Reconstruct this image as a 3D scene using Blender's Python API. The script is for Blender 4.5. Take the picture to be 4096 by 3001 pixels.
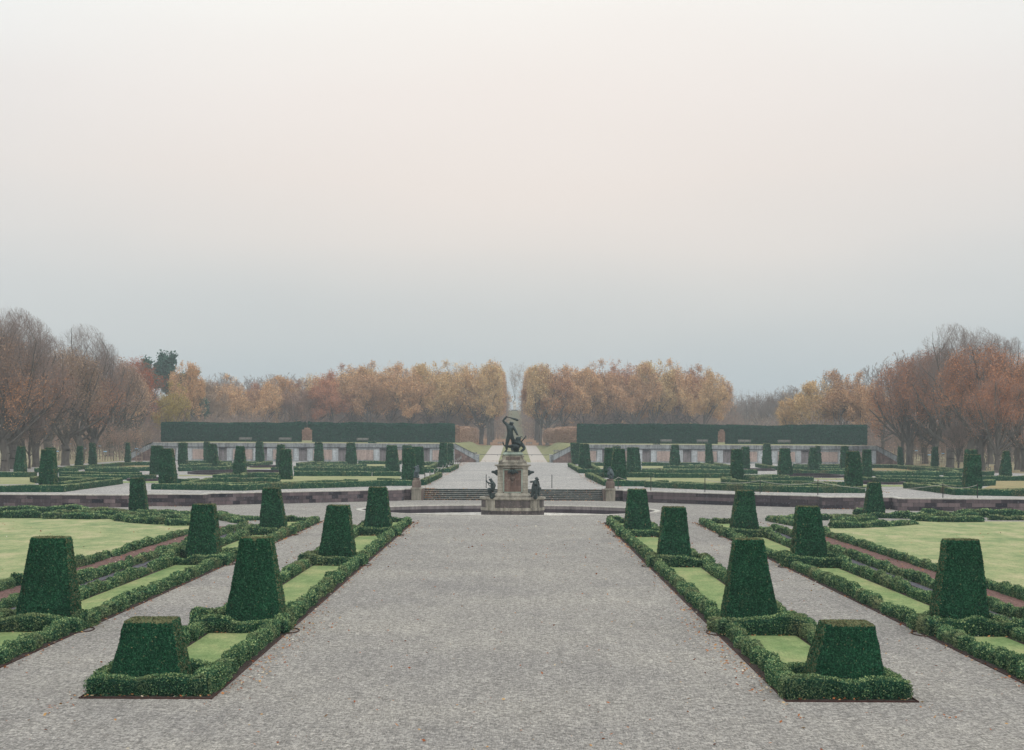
import bpy, math, random
import numpy as np
from math import radians, sin, cos, pi
random.seed(7); RNG = np.random.default_rng(11)
for o in list(bpy.data.objects): bpy.data.objects.remove(o)
scene = bpy.context.scene
COL = scene.collection
# ------------------------------------------------------------------ camera
FPX, EYE, ROLL, VX, VY = 7200.0, 6.0, 0.0047, 2057.0, 1739.0
cam_d = bpy.data.cameras.new('camera'); cam = bpy.data.objects.new('camera', cam_d); COL.objects.link(cam)
cam.location = (0, 0, EYE); cam.rotation_euler = (radians(90), -ROLL, 0)
cam_d.sensor_width = 36; cam_d.lens = FPX/4096*36
cam_d.shift_x = -(VX-2048)/4096; cam_d.shift_y = (VY-1500.5)/4096
cam_d.clip_start = 0.5; cam_d.clip_end = 6000
scene.camera = cam
# ------------------------------------------------------------------ world, sun, exposure
SUN_EL, SUN_AZ = 38, 150
wd = bpy.data.worlds.new('World'); scene.world = wd; wd.use_nodes = True
nt = wd.node_tree; nt.nodes.clear()
def wn(t): return nt.nodes.new(t)
out = wn('ShaderNodeOutputWorld'); bg = wn('ShaderNodeBackground')
sky = wn('ShaderNodeTexSky'); sky.sky_type = 'NISHITA'; sky.sun_disc = False
sky.sun_elevation = radians(SUN_EL); sky.sun_rotation = radians(SUN_AZ)
skm = wn('ShaderNodeVectorMath'); skm.operation = 'SCALE'; skm.inputs['Scale'].default_value = 0.09
tc = wn('ShaderNodeTexCoord'); sep = wn('ShaderNodeSeparateXYZ')
ramp = wn('ShaderNodeValToRGB')           # overcast cloud layer, by elevation (sine of angle)
els = [(0.0, (0.50, 0.56, 0.595)), (0.03, (0.55, 0.60, 0.62)), (0.055, (0.635, 0.65, 0.645)), (0.078, (0.72, 0.705, 0.68)),
       (0.105, (0.83, 0.77, 0.72)), (0.145, (0.91, 0.82, 0.755)), (0.19, (0.96, 0.88, 0.82)), (0.235, (1.02, 0.98, 0.92)), (0.5, (1.2, 1.18, 1.13)), (1.0, (1.5, 1.5, 1.46))]
cr = ramp.color_ramp
while len(cr.elements) < len(els): cr.elements.new(0.5)
for e, (p, c) in zip(cr.elements, els): e.position = p; e.color = (*c, 1)
nz = wn('ShaderNodeTexNoise'); nz.inputs['Scale'].default_value = 3.2; nz.inputs['Detail'].default_value = 2
mp = wn('ShaderNodeMapping'); mp.inputs['Scale'].default_value = (1, 1, 3.5)
nm = wn('ShaderNodeMath'); nm.operation = 'MULTIPLY_ADD'; nm.inputs[1].default_value = 0.055; nm.inputs[2].default_value = -0.0275
ad = wn('ShaderNodeMath'); ad.operation = 'ADD'
mix = wn('ShaderNodeMix'); mix.data_type = 'RGBA'; mix.inputs['Factor'].default_value = 0.94
L = nt.links.new
L(tc.outputs['Generated'], sep.inputs[0]); L(tc.outputs['Generated'], mp.inputs[0]); L(mp.outputs[0], nz.inputs['Vector'])
L(nz.outputs[0], nm.inputs[0]); L(nm.outputs[0], ad.inputs[0]); L(sep.outputs['Z'], ad.inputs[1]); L(ad.outputs[0], ramp.inputs[0])
L(sky.outputs[0], skm.inputs[0]); L(skm.outputs[0], mix.inputs[6]); L(ramp.outputs[0], mix.inputs[7])
sq = wn('ShaderNodeMath'); sq.operation = 'MULTIPLY'; L(sep.outputs['X'], sq.inputs[0]); L(sep.outputs['X'], sq.inputs[1])
s2 = wn('ShaderNodeMath'); s2.operation = 'MULTIPLY'; s2.inputs[1].default_value = 7.0; s2.use_clamp = True; L(sq.outputs[0], s2.inputs[0])
side = wn('ShaderNodeMix'); side.data_type = 'RGBA'; side.blend_type = 'MULTIPLY'; side.inputs[7].default_value = (0.88, 0.95, 1.0, 1); L(s2.outputs[0], side.inputs['Factor']); L(mix.outputs[2], side.inputs[6])
L(side.outputs[2], bg.inputs[0]); bg.inputs[1].default_value = 1.0; L(bg.outputs[0], out.inputs[0])
sun_d = bpy.data.lights.new('sun', 'SUN'); sun_d.energy = 0.7; sun_d.angle = radians(25); sun_d.color = (1.0, 0.96, 0.9)
sun = bpy.data.objects.new('sun', sun_d); COL.objects.link(sun)
sun.rotation_euler = (radians(90-SUN_EL), 0, radians(180-SUN_AZ))
vs = scene.view_settings; vs.view_transform = 'Standard'; vs.look = 'None'; vs.gamma = 1; vs.exposure = 0.0
# ------------------------------------------------------------------ photograph geometry -> world
def ray(px, py):
    dx, dy = (px-VX)/FPX, -(py-VY)/FPX
    return cos(ROLL)*dx - sin(ROLL)*dy, sin(ROLL)*dx + cos(ROLL)*dy
def W(px, py, z=0.0):                      # point of a level plane at height z
    x, zz = ray(px, py); t = (z-EYE)/zz
    return x*t, t
def WD(px, py, Y):                         # point at distance Y
    x, zz = ray(px, py); return x*Y, Y, EYE+zz*Y
ZT = 0.96                                  # upper terrace level
AX = -0.32                                 # garden axis
# ------------------------------------------------------------------ object helpers
def tag(o, label=None, cat=None, group=None, kind=None):
    if label: o['label'] = label
    if cat: o['category'] = cat
    if group: o['group'] = group
    if kind: o['kind'] = kind
    return o
def empty(name, loc, label=None, cat=None, group=None, rz=0):
    o = bpy.data.objects.new(name, None); COL.objects.link(o); o.location = loc; o.rotation_euler = (0, 0, rz)
    o.empty_display_size = 0.2
    return tag(o, label, cat, group)
def make_mesh(name, V, polys, mats, midx=None, tint=None, smooth=False):
    """V (n,3); polys list of int arrays (m,k)"""
    me = bpy.data.meshes.new(name)
    V = np.asarray(V, dtype=np.float32)
    polys = [np.asarray(p, dtype=np.int32) for p in polys if len(p)]
    me.vertices.add(len(V)); me.vertices.foreach_set('co', V.ravel())
    tot = np.concatenate([np.full(len(p), p.shape[1], dtype=np.int32) for p in polys])
    lv = np.concatenate([p.ravel() for p in polys])
    st = np.concatenate([[0], np.cumsum(tot)[:-1]]).astype(np.int32)
    me.loops.add(len(lv)); me.loops.foreach_set('vertex_index', lv)
    me.polygons.add(len(tot)); me.polygons.foreach_set('loop_start', st); me.polygons.foreach_set('loop_total', tot)
    for m in mats: me.materials.append(m)
    if midx is not None: me.polygons.foreach_set('material_index', np.asarray(midx, dtype=np.int32))
    if tint is not None:
        a = me.attributes.new('tint', 'FLOAT', 'POINT'); a.data.foreach_set('value', np.asarray(tint, dtype=np.float32))
    me.polygons.foreach_set('use_smooth', np.full(len(tot), smooth))
    me.update(calc_edges=True)
    return me
def link(name, me, parent=None, loc=(0, 0, 0), rz=0):
    o = bpy.data.objects.new(name, me); COL.objects.link(o); o.location = loc; o.rotation_euler = (0, 0, rz)
    if parent: o.parent = parent
    return o
class MB:
    def __init__(s): s.v = []; s.f = []; s.m = []
    def add(s, vs, fs, m=0):
        b = len(s.v); s.v += [tuple(v) for v in vs]; s.f += [tuple(b+i for i in f) for f in fs]; s.m += [m]*len(fs); return s
    def box(s, x0, x1, y0, y1, z0, z1, m=0):
        return s.add([(x0,y0,z0),(x1,y0,z0),(x1,y1,z0),(x0,y1,z0),(x0,y0,z1),(x1,y0,z1),(x1,y1,z1),(x0,y1,z1)],
              [(0,3,2,1),(4,5,6,7),(0,1,5,4),(1,2,6,5),(2,3,7,6),(3,0,4,7)], m)
    def loft(s, rings, m=0, cap=True, closed=True):
        n = len(rings[0]); vs = [p for r in rings for p in r]; fs = []
        for i in range(len(rings)-1):
            for j in range(n if closed else n-1):
                k = (j+1) % n; fs.append((i*n+j, i*n+k, (i+1)*n+k, (i+1)*n+j))
        if cap: fs.append(tuple(range(n))[::-1]); fs.append(tuple((len(rings)-1)*n+j for j in range(n)))
        return s.add(vs, fs, m)
    def lathe(s, cx, cy, prof, n=16, m=0, sq=None):
        rings = []
        for r, z in prof:
            if sq: rings.append([(cx+r*a, cy+r*b, z) for a, b in ((-1,-1),(1,-1),(1,1),(-1,1))])
            else: rings.append([(cx+r*cos(2*pi*j/n), cy+r*sin(2*pi*j/n), z) for j in range(n)])
        return s.loft(rings, m)
    def tube(s, pts, rad, n=6, m=0):
        pts = [np.array(p, float) for p in pts]; rings = []
        if not hasattr(rad, '__len__'): rad = [rad]*len(pts)
        for i, p in enumerate(pts):
            d = pts[min(i+1, len(pts)-1)]-pts[max(i-1, 0)]; d = d/(np.linalg.norm(d)+1e-9)
            a = np.array([0, 0, 1.]) if abs(d[2]) < 0.9 else np.array([1., 0, 0])
            u = np.cross(d, a); u /= np.linalg.norm(u); w = np.cross(d, u)
            rings.append([p+rad[i]*(cos(2*pi*j/n)*u+sin(2*pi*j/n)*w) for j in range(n)])
        return s.loft(rings, m)
    def build(s, name, mats, parent=None, loc=(0, 0, 0), smooth=False, bevel=0):
        me = bpy.data.meshes.new(name); me.from_pydata(s.v, [], s.f)
        if not isinstance(mats, (list, tuple)): mats = [mats]
        for m in mats: me.materials.append(m)
        me.polygons.foreach_set('material_index', s.m); me.polygons.foreach_set('use_smooth', [smooth]*len(s.f)); me.update()
        o = link(name, me, parent, loc)
        if bevel:
            b = o.modifiers.new('bevel', 'BEVEL'); b.width = bevel; b.segments = 2; b.limit_method = 'ANGLE'
        return o
ORD = ['first','second','third','fourth','fifth','sixth','seventh','eighth','ninth','tenth','eleventh','twelfth','thirteenth','fourteenth',
       'fifteenth','sixteenth','seventeenth','eighteenth','nineteenth','twentieth','twenty-first','twenty-second','twenty-third','twenty-fourth',
       'twenty-fifth','twenty-sixth','twenty-seventh','twenty-eighth','twenty-ninth','thirtieth','thirty-first','thirty-second','thirty-third',
       'thirty-fourth','thirty-fifth','thirty-sixth','thirty-seventh','thirty-eighth','thirty-ninth','fortieth']
# ------------------------------------------------------------------ materials
class NT:
    def __init__(s, name, rough=0.9, spec=0.2):
        s.m = bpy.data.materials.new(name); s.m.use_nodes = True; s.t = s.m.node_tree; s.t.nodes.clear()
        s.o = s.n('ShaderNodeOutputMaterial'); s.b = s.n('ShaderNodeBsdfPrincipled')
        s.l(s.b.outputs[0], s.o.inputs[0]); s.b.inputs['Roughness'].default_value = rough
        s.b.inputs['Specular IOR Level'].default_value = spec
        s.tc = s.n('ShaderNodeTexCoord'); g = s.n('ShaderNodeNewGeometry'); s.pos = g.outputs['Position']; s.geo = g
    def n(s, t): return s.t.nodes.new(t)
    def l(s, a, b): s.t.links.new(a, b)
    def noise(s, scale, detail=3, vec=None, rough=0.55, sc=None, dist=0):
        x = s.n('ShaderNodeTexNoise'); x.inputs['Scale'].default_value = scale; x.inputs['Detail'].default_value = detail
        x.inputs['Roughness'].default_value = rough; x.inputs['Distortion'].default_value = dist
        v = vec or s.pos
        if sc:
            mp = s.n('ShaderNodeMapping'); mp.inputs['Scale'].default_value = sc; s.l(v, mp.inputs[0]); v = mp.outputs[0]
        s.l(v, x.inputs['Vector']); return x.outputs[0]
    def ramp(s, fac, stops):
        r = s.n('ShaderNodeValToRGB'); e = r.color_ramp.elements
        while len(e) < len(stops): e.new(0.5)
        for k, (p, c) in zip(e, stops): k.position = p; k.color = (*c, 1) if len(c) == 3 else c
        s.l(fac, r.inputs[0]); return r.outputs[0]
    def mix(s, fac, a, b, mode='MIX'):
        x = s.n('ShaderNodeMix'); x.data_type = 'RGBA'; x.blend_type = mode
        for sock, v in ((x.inputs['Factor'], fac), (x.inputs[6], a), (x.inputs[7], b)):
            if isinstance(v, (int, float)): sock.default_value = v
            elif isinstance(v, tuple): sock.default_value = (*v, 1) if len(v) == 3 else v
            else: s.l(v, sock)
        return x.outputs[2]
    def math(s, op, a, b=0.0):
        x = s.n('ShaderNodeMath'); x.operation = op
        for sock, v in ((x.inputs[0], a), (x.inputs[1], b)):
            if isinstance(v, (int, float)): sock.default_value = v
            else: s.l(v, sock)
        return x.outputs[0]
    def attr(s, name):
        a = s.n('ShaderNodeAttribute'); a.attribute_name = name; return a.outputs['Fac']
    def col(s, c):
        if isinstance(c, tuple): s.b.inputs['Base Color'].default_value = (*c, 1)
        else: s.l(c, s.b.inputs['Base Color'])
        return s
    def bump(s, h, strength=0.5, dist=0.05):
        b = s.n('ShaderNodeBump'); b.inputs['Strength'].default_value = strength; b.inputs['Distance'].default_value = dist
        s.l(h, b.inputs['Height']); s.l(b.outputs[0], s.b.inputs['Normal']); return s
BW = [(0.0, (0, 0, 0)), (1.0, (1, 1, 1))]
def leaf_mat(name, stops, patch=None, pscale=0.35, pthr=(0.58, 0.7), obj_var=None, rough=0.75, trans=0.0):
    k = NT(name, 0.9, 0.08); c = k.ramp(k.attr('tint'), stops)
    big = k.ramp(k.noise(0.9, 2), [(0.3, (0.82, 0.82, 0.82)), (0.7, (1.15, 1.15, 1.15))]); c = k.mix(1.0, c, big, 'MULTIPLY')
    if patch:
        f = k.ramp(k.noise(pscale, 4), [(pthr[0], (0, 0, 0)), (pthr[1], (1, 1, 1))])
        f2 = k.math('MULTIPLY', f, k.ramp(k.attr('tint'), [(0.25, (0, 0, 0)), (0.6, (1, 1, 1))])); c = k.mix(f2, c, patch)
    if obj_var:
        oi = k.n('ShaderNodeObjectInfo'); v = k.ramp(oi.outputs['Random'], obj_var); c = k.mix(1.0, c, v, 'MULTIPLY')
    k.col(c); return k.m
M = {}
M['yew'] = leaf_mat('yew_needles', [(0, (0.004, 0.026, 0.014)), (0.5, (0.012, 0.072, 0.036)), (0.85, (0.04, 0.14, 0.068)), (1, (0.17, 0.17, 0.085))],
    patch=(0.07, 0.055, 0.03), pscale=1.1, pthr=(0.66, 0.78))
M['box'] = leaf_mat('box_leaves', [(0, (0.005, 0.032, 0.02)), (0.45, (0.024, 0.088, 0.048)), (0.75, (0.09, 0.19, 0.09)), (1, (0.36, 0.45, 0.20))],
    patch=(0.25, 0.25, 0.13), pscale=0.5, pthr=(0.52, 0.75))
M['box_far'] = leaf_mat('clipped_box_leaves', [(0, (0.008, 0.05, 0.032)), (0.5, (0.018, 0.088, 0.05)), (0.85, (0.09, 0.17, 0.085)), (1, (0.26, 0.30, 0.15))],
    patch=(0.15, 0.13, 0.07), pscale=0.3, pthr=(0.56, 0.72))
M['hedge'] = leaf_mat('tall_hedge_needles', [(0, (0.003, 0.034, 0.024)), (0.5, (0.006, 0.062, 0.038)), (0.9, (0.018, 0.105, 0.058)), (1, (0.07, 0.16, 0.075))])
M['beech'] = leaf_mat('beech_leaves', [(0, (0.24, 0.145, 0.105)), (0.5, (0.38, 0.245, 0.18)), (1, (0.52, 0.35, 0.24))])
VARO = [(0, (0.82, 0.74, 0.72)), (0.35, (1.0, 0.93, 0.85)), (0.65, (0.98, 1.06, 0.9)), (1, (1.12, 1.04, 1.0))]
M['oakleaf'] = leaf_mat('oak_leaves', [(0, (0.30, 0.185, 0.125)), (0.4, (0.60, 0.38, 0.215)), (0.8, (0.82, 0.56, 0.32)), (1, (0.88, 0.70, 0.44))], obj_var=VARO)
M['limeleaf'] = leaf_mat('lime_leaves', [(0, (0.28, 0.13, 0.08)), (0.5, (0.48, 0.235, 0.14)), (1, (0.64, 0.35, 0.21))], obj_var=VARO)
M['brownleaf'] = leaf_mat('brown_leaves', [(0, (0.25, 0.165, 0.135)), (0.5, (0.40, 0.265, 0.21)), (1, (0.52, 0.36, 0.27))], obj_var=VARO)
M['redleaf'] = leaf_mat('rust_leaves', [(0, (0.20, 0.045, 0.02)), (0.5, (0.40, 0.10, 0.04)), (1, (0.55, 0.18, 0.07))])
M['yellowleaf'] = leaf_mat('yellow_leaves', [(0, (0.22, 0.15, 0.04)), (0.5, (0.42, 0.31, 0.09)), (1, (0.60, 0.47, 0.15))])
M['pine'] = leaf_mat('pine_needles', [(0, (0.025, 0.07, 0.055)), (0.6, (0.055, 0.13, 0.095)), (1, (0.10, 0.19, 0.13))])
k = NT('bark', 0.95, 0.1)
k.col(k.ramp(k.noise(3, 4, sc=(1, 1, 0.3)), [(0.3, (0.075, 0.065, 0.058)), (0.6, (0.14, 0.125, 0.11)), (0.8, (0.18, 0.175, 0.14))])); M['bark'] = k.m
k = NT('twig_bark', 0.95, 0.1); k.col((0.26, 0.20, 0.175)); M['twig'] = k.m
# gravel
def gravel(name, base, rake=True, g=26):
    k = NT(name, 0.95, 0.15)
    v = k.n('ShaderNodeTexVoronoi'); v.inputs['Scale'].default_value = g; v.inputs['Randomness'].default_value = 1; k.l(k.pos, v.inputs['Vector'])
    v2 = k.n('ShaderNodeTexVoronoi'); v2.inputs['Scale'].default_value = g*0.42; k.l(k.pos, v2.inputs['Vector'])
    sp = k.n('ShaderNodeSeparateColor'); k.l(v.outputs['Color'], sp.inputs[0]); s2 = k.n('ShaderNodeSeparateColor'); k.l(v2.outputs['Color'], s2.inputs[0])
    a = k.ramp(sp.outputs[0], [(0, tuple(c*0.50 for c in base)), (0.5, base), (0.85, tuple(c*1.3 for c in base)), (1, tuple(min(0.8, c*2.0) for c in base))])
    a = k.mix(0.5, a, k.ramp(s2.outputs[1], [(0, tuple(c*0.45 for c in base)), (0.6, base), (1, tuple(c*1.7 for c in base))]))
    big = k.ramp(k.noise(0.12, 4), [(0.3, (0.86, 0.86, 0.88)), (0.7, (1.1, 1.09, 1.07))]); a = k.mix(1.0, a, big, 'MULTIPLY')
    mid = k.ramp(k.noise(2.0, 6, rough=0.75, sc=(1, 0.13, 1)), [(0.32, (0.88, 0.88, 0.89)), (0.6, (1.04, 1.04, 1.04))]); a = k.mix(1.0, a, mid, 'MULTIPLY')
    gr = k.ramp(k.noise(22, 3, rough=0.9, sc=(1.4, 0.16, 1)), [(0.3, (0.3, 0.31, 0.33)), (0.5, (1.0, 1.0, 1.0)), (0.7, (1.6, 1.58, 1.52))]); a = k.mix(0.8, a, gr, 'MULTIPLY')
    h = k.math('ADD', v.outputs['Distance'], k.math('MULTIPLY', v2.outputs['Distance'], 1.6))
    if rake:
        r = k.noise(1.0, 4, sc=(13.0, 0.5, 1), dist=0.8); a = k.mix(0.4, a, k.mix(1.0, a, k.ramp(r, [(0.36, (0.72, 0.72, 0.73)), (0.62, (1.12, 1.12, 1.12))]), 'MULTIPLY'))
        r2 = k.noise(1.0, 4, sc=(0.9, 0.12, 1), dist=0.5); a = k.mix(0.12, a, k.mix(1.0, a, k.ramp(r2, [(0.4, (0.78, 0.78, 0.8)), (0.6, (1.1, 1.1, 1.1))]), 'MULTIPLY'))
    k.col(a); k.bump(h, 0.9, 0.03); return k.m
M['gravel'] = gravel('grey_gravel', (0.345, 0.322, 0.294))
M['gravel2'] = gravel('terrace_gravel', (0.40, 0.38, 0.36), g=14)
M['redgravel'] = gravel('red_gravel', (0.20, 0.115, 0.10), False)
M['darkgravel'] = gravel('dark_gravel', (0.13, 0.13, 0.15), False)
M['soil'] = gravel('dark_soil', (0.06, 0.045, 0.038), False)
def lawn_mat(name, a, b, c, leaves=None):
    k = NT(name, 0.95, 0.1)
    f = k.noise(0.5, 7, sc=(1, 0.45, 1), rough=0.72); col = k.ramp(f, [(0.38, a), (0.5, b), (0.62, c)])
    fine = k.ramp(k.noise(20, 4, rough=0.85, sc=(1, 0.22, 1)), [(0.3, (0.62, 0.64, 0.62)), (0.7, (1.32, 1.3, 1.22))]); col = k.mix(1.0, col, fine, 'MULTIPLY')
    mid = k.ramp(k.noise(2.6, 5, rough=0.75, sc=(1, 0.3, 1)), [(0.3, (0.8, 0.84, 0.78)), (0.7, (1.14, 1.1, 1.1))]); col = k.mix(1.0, col, mid, 'MULTIPLY')
    if leaves:
        lf = k.ramp(k.noise(4, 6, rough=0.9), [(leaves[0], (0, 0, 0)), (leaves[0]+0.08, (1, 1, 1))]); col = k.mix(lf, col, leaves[1])
    k.col(col); k.bump(k.noise(30, 3), 0.5, 0.03); return k.m
M['lawn'] = lawn_mat('lawn_grass', (0.17, 0.25, 0.105), (0.245, 0.31, 0.14), (0.34, 0.355, 0.18))
M['lawn_b'] = lawn_mat('big_lawn_grass', (0.21, 0.275, 0.135), (0.31, 0.345, 0.18), (0.44, 0.405, 0.25))
M['lawn_up'] = lawn_mat('terrace_lawn', (0.24, 0.27, 0.14), (0.32, 0.325, 0.18), (0.37, 0.345, 0.21))
M['leafy'] = lawn_mat('leaf_strewn_lawn', (0.24, 0.24, 0.13), (0.33, 0.28, 0.16), (0.38, 0.29, 0.17), (0.56, (0.40, 0.21, 0.12)))
M['meadow'] = lawn_mat('rough_meadow', (0.26, 0.24, 0.15), (0.34, 0.30, 0.2), (0.38, 0.33, 0.24), (0.55, (0.34, 0.18, 0.10)))
M['avgrass'] = lawn_mat('avenue_grass', (0.20, 0.215, 0.11), (0.26, 0.26, 0.14), (0.31, 0.28, 0.17), (0.62, (0.42, 0.24, 0.12)))
M['hillgrass'] = lawn_mat('hill_grass', (0.16, 0.165, 0.10), (0.20, 0.19, 0.12), (0.24, 0.20, 0.14), (0.6, (0.26, 0.17, 0.11)))
M['litter'] = lawn_mat('leaf_litter', (0.30, 0.17, 0.11), (0.38, 0.21, 0.13), (0.42, 0.26, 0.17))
def stone(name, base, blocks=None, mortar=0.5, stain=0.6, var=0.35, lichen=None, zvert=None, speck=18):
    k = NT(name, 0.85, 0.2)
    c = base
    cx = k.n('ShaderNodeSeparateXYZ'); k.l(k.pos, cx.inputs[0])
    a = k.ramp(k.noise(speck, 4, rough=0.7), [(0.3, tuple(v*0.7 for v in base)), (0.7, tuple(v*1.25 for v in base))])
    if blocks:
        cb = k.n('ShaderNodeCombineXYZ'); k.l(k.math('ADD', cx.outputs[0], cx.outputs[1]), cb.inputs[0]); k.l(cx.outputs[2], cb.inputs[1])
        b = k.n('ShaderNodeTexBrick'); b.inputs['Scale'].default_value = 1; b.inputs['Brick Width'].default_value = blocks[0]
        b.inputs['Row Height'].default_value = blocks[1]; b.inputs['Mortar Size'].default_value = 0.012; b.inputs['Bias'].default_value = 0
        b.inputs['Color1'].default_value = (1-var, 1-var*0.95, 1-var*0.85, 1); b.inputs['Color2'].default_value = (1+var, 1+var*0.85, 1+var*0.75, 1)
        b.inputs['Mortar'].default_value = (mortar, mortar, mortar, 1); k.l(cb.outputs[0], b.inputs['Vector'])
        a = k.mix(1.0, a, b.outputs[0], 'MULTIPLY')
    st = k.ramp(k.noise(1.6, 5, sc=(1.5, 1.5, 0.25), rough=0.65), [(0.35, (1-stain,)*3), (0.62, (1.12, 1.12, 1.12))]); a = k.mix(1.0, a, st, 'MULTIPLY')
    if lichen: a = k.mix(k.ramp(k.noise(5, 5, rough=0.7), [(0.55, (0, 0, 0)), (0.68, (0.8, 0.8, 0.8))]), a, lichen)
    k.col(a); k.bump(k.noise(20, 3), 0.3, 0.02); return k.m
M['wall'] = stone('sandstone_block', (0.105, 0.085, 0.092), (0.95, 0.32), 0.35, 0.25, 0.85, (0.15, 0.15, 0.17))
M['coping'] = stone('pale_coping', (0.55, 0.52, 0.47), None, stain=0.25)
M['step'] = stone('mossy_step', (0.035, 0.042, 0.04), None, stain=0.5, lichen=(0.13, 0.145, 0.14), speck=8)
M['nosing'] = stone('worn_nosing', (0.34, 0.35, 0.33), None, stain=0.4)
M['pale'] = stone('pale_limestone', (0.36, 0.33, 0.275), None, stain=0.62, lichen=(0.30, 0.26, 0.19))
M['palegreen'] = stone('verdigris_stained_stone', (0.36, 0.42, 0.36), None, stain=0.45, lichen=(0.22, 0.33, 0.28))
M['darkpanel'] = stone('dark_panel_stone', (0.10, 0.085, 0.082), (0.55, 3), 0.6, 0.45, 0.15, (0.24, 0.19, 0.17))
M['redpanel'] = stone('red_limestone', (0.17, 0.11, 0.09), (0.62, 0.5), 1.4, 0.5, 0.2, (0.27, 0.22, 0.19))
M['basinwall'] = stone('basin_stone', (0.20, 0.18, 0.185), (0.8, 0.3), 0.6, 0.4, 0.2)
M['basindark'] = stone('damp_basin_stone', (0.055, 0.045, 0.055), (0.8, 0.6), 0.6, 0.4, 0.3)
M['pinkstone'] = stone('pink_sandstone', (0.19, 0.145, 0.125), None, stain=0.5, lichen=(0.30, 0.25, 0.19))
M['terrwall'] = stone('weathered_terrace_stone', (0.30, 0.32, 0.33), None, stain=0.6, lichen=(0.46, 0.48, 0.49), speck=2)
M['pilaster'] = stone('light_quoin_stone', (0.46, 0.49, 0.51), (1.6, 0.3), 0.65, 0.25, 0.06, speck=3)
M['plaster'] = stone('pink_plaster', (0.40, 0.31, 0.275), None, stain=0.2, lichen=(0.48, 0.40, 0.37), speck=4)
M['rubble'] = stone('rubble_niche', (0.23, 0.21, 0.215), None, stain=0.4, speck=5)
M['redbrick'] = stone('red_stone_ramp', (0.19, 0.13, 0.115), (0.8, 0.35), 0.7, 0.5, 0.3, (0.3, 0.24, 0.2))
M['darkmould'] = stone('dark_moulding', (0.085, 0.09, 0.10), None, stain=0.5)
M['white'] = stone('white_marble', (0.72, 0.70, 0.66), None, stain=0.15)
k = NT('bronze', 0.42, 0.5); k.b.inputs['Metallic'].default_value = 0.35
k.col(k.ramp(k.noise(7, 4), [(0.35, (0.018, 0.026, 0.028)), (0.6, (0.035, 0.055, 0.055)), (0.8, (0.10, 0.155, 0.145))])); M['bronze'] = k.m
k = NT('light_bronze', 0.5, 0.5); k.b.inputs['Metallic'].default_value = 0.2
k.col(k.ramp(k.noise(9, 4), [(0.35, (0.02, 0.035, 0.04)), (0.6, (0.06, 0.09, 0.10)), (0.8, (0.22, 0.29, 0.30))])); M['bronze_l'] = k.m
k = NT('rusty_steel', 0.8, 0.2); k.col(k.ramp(k.noise(8, 4), [(0.35, (0.035, 0.016, 0.014)), (0.7, (0.08, 0.032, 0.025))])); M['rust'] = k.m
k = NT('black_paint', 0.6, 0.3); k.col((0.015, 0.02, 0.02)); M['black'] = k.m
k = NT('rope_fibre', 0.9, 0.1); k.col((0.42, 0.40, 0.36)); M['rope'] = k.m
k = NT('weathered_wood', 0.9, 0.1); k.col(k.ramp(k.noise(12, 3), [(0.3, (0.20, 0.19, 0.18)), (0.7, (0.36, 0.34, 0.32))])); M['wood'] = k.m
k = NT('stake_wood', 0.9, 0.1); k.col((0.27, 0.21, 0.17)); M['stake'] = k.m
k = NT('pale_path', 0.95, 0.1); k.col(k.ramp(k.noise(1.5, 5), [(0.3, (0.42, 0.37, 0.33)), (0.7, (0.52, 0.47, 0.43))])); M['path'] = k.m
k = NT('blue_label', 0.7, 0.2); k.col((0.35, 0.55, 0.75)); M['blue'] = k.m
k = NT('still_water', 0.08, 0.5); k.col((0.02, 0.022, 0.02)); M['water'] = k.m
k = NT('fallen_leaf', 0.9, 0.1); k.col(k.ramp(k.attr('tint'), [(0, (0.25, 0.07, 0.03)), (0.5, (0.42, 0.16, 0.06)), (0.75, (0.50, 0.30, 0.12)), (0.9, (0.55, 0.46, 0.34)), (1, (0.7, 0.65, 0.55))])); M['fallen'] = k.m
# ------------------------------------------------------------------ foliage scatter
def quad_geo(Q):
    n = np.cross(Q[:, 2]-Q[:, 0], Q[:, 3]-Q[:, 1]); a = np.linalg.norm(n, axis=1)
    return n/(a[:, None]+1e-12), a*0.5
def leaves_on(Q, size, cover, spread, aspect=1.4, flat=0.5, amp=1.0, boost=None):
    """leaf diamonds over quads Q (n,4,3). returns V(4m,3), tint(4m)"""
    N, A = quad_geo(Q); dens = cover/(size*size*0.5)
    m = RNG.poisson(A*dens); idx = np.repeat(np.arange(len(Q)), m); n = len(idx)
    if n == 0: return np.zeros((0, 3)), np.zeros(0)
    u, v = RNG.random(n)[:, None], RNG.random(n)[:, None]; q = Q[idx]
    P = (q[:, 0]*(1-u)+q[:, 1]*u)*(1-v)+(q[:, 3]*(1-u)+q[:, 2]*u)*v
    nn = N[idx]; off = RNG.uniform(-0.6, 1.0, n)[:, None]*spread
    P = P+nn*off
    D = RNG.normal(size=(n, 3)); D /= np.linalg.norm(D, axis=1)[:, None]
    ln = nn*flat + D*(1-flat); ln /= np.linalg.norm(ln, axis=1)[:, None]+1e-9
    R = RNG.normal(size=(n, 3)); R[:, 2] += 0.5*amp; a = np.cross(ln, R); a /= np.linalg.norm(a, axis=1)[:, None]+1e-9; b = np.cross(ln, a)
    s = size*RNG.uniform(0.65, 1.25, n)[:, None]
    a = a*s*0.5; b = b*s*0.5*aspect
    V = np.stack([P-b, P+a, P+b, P-a], 1).reshape(-1, 3)
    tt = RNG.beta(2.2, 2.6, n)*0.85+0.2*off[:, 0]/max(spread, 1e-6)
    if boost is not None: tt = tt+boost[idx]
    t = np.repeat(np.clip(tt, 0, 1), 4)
    return V, t
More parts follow.
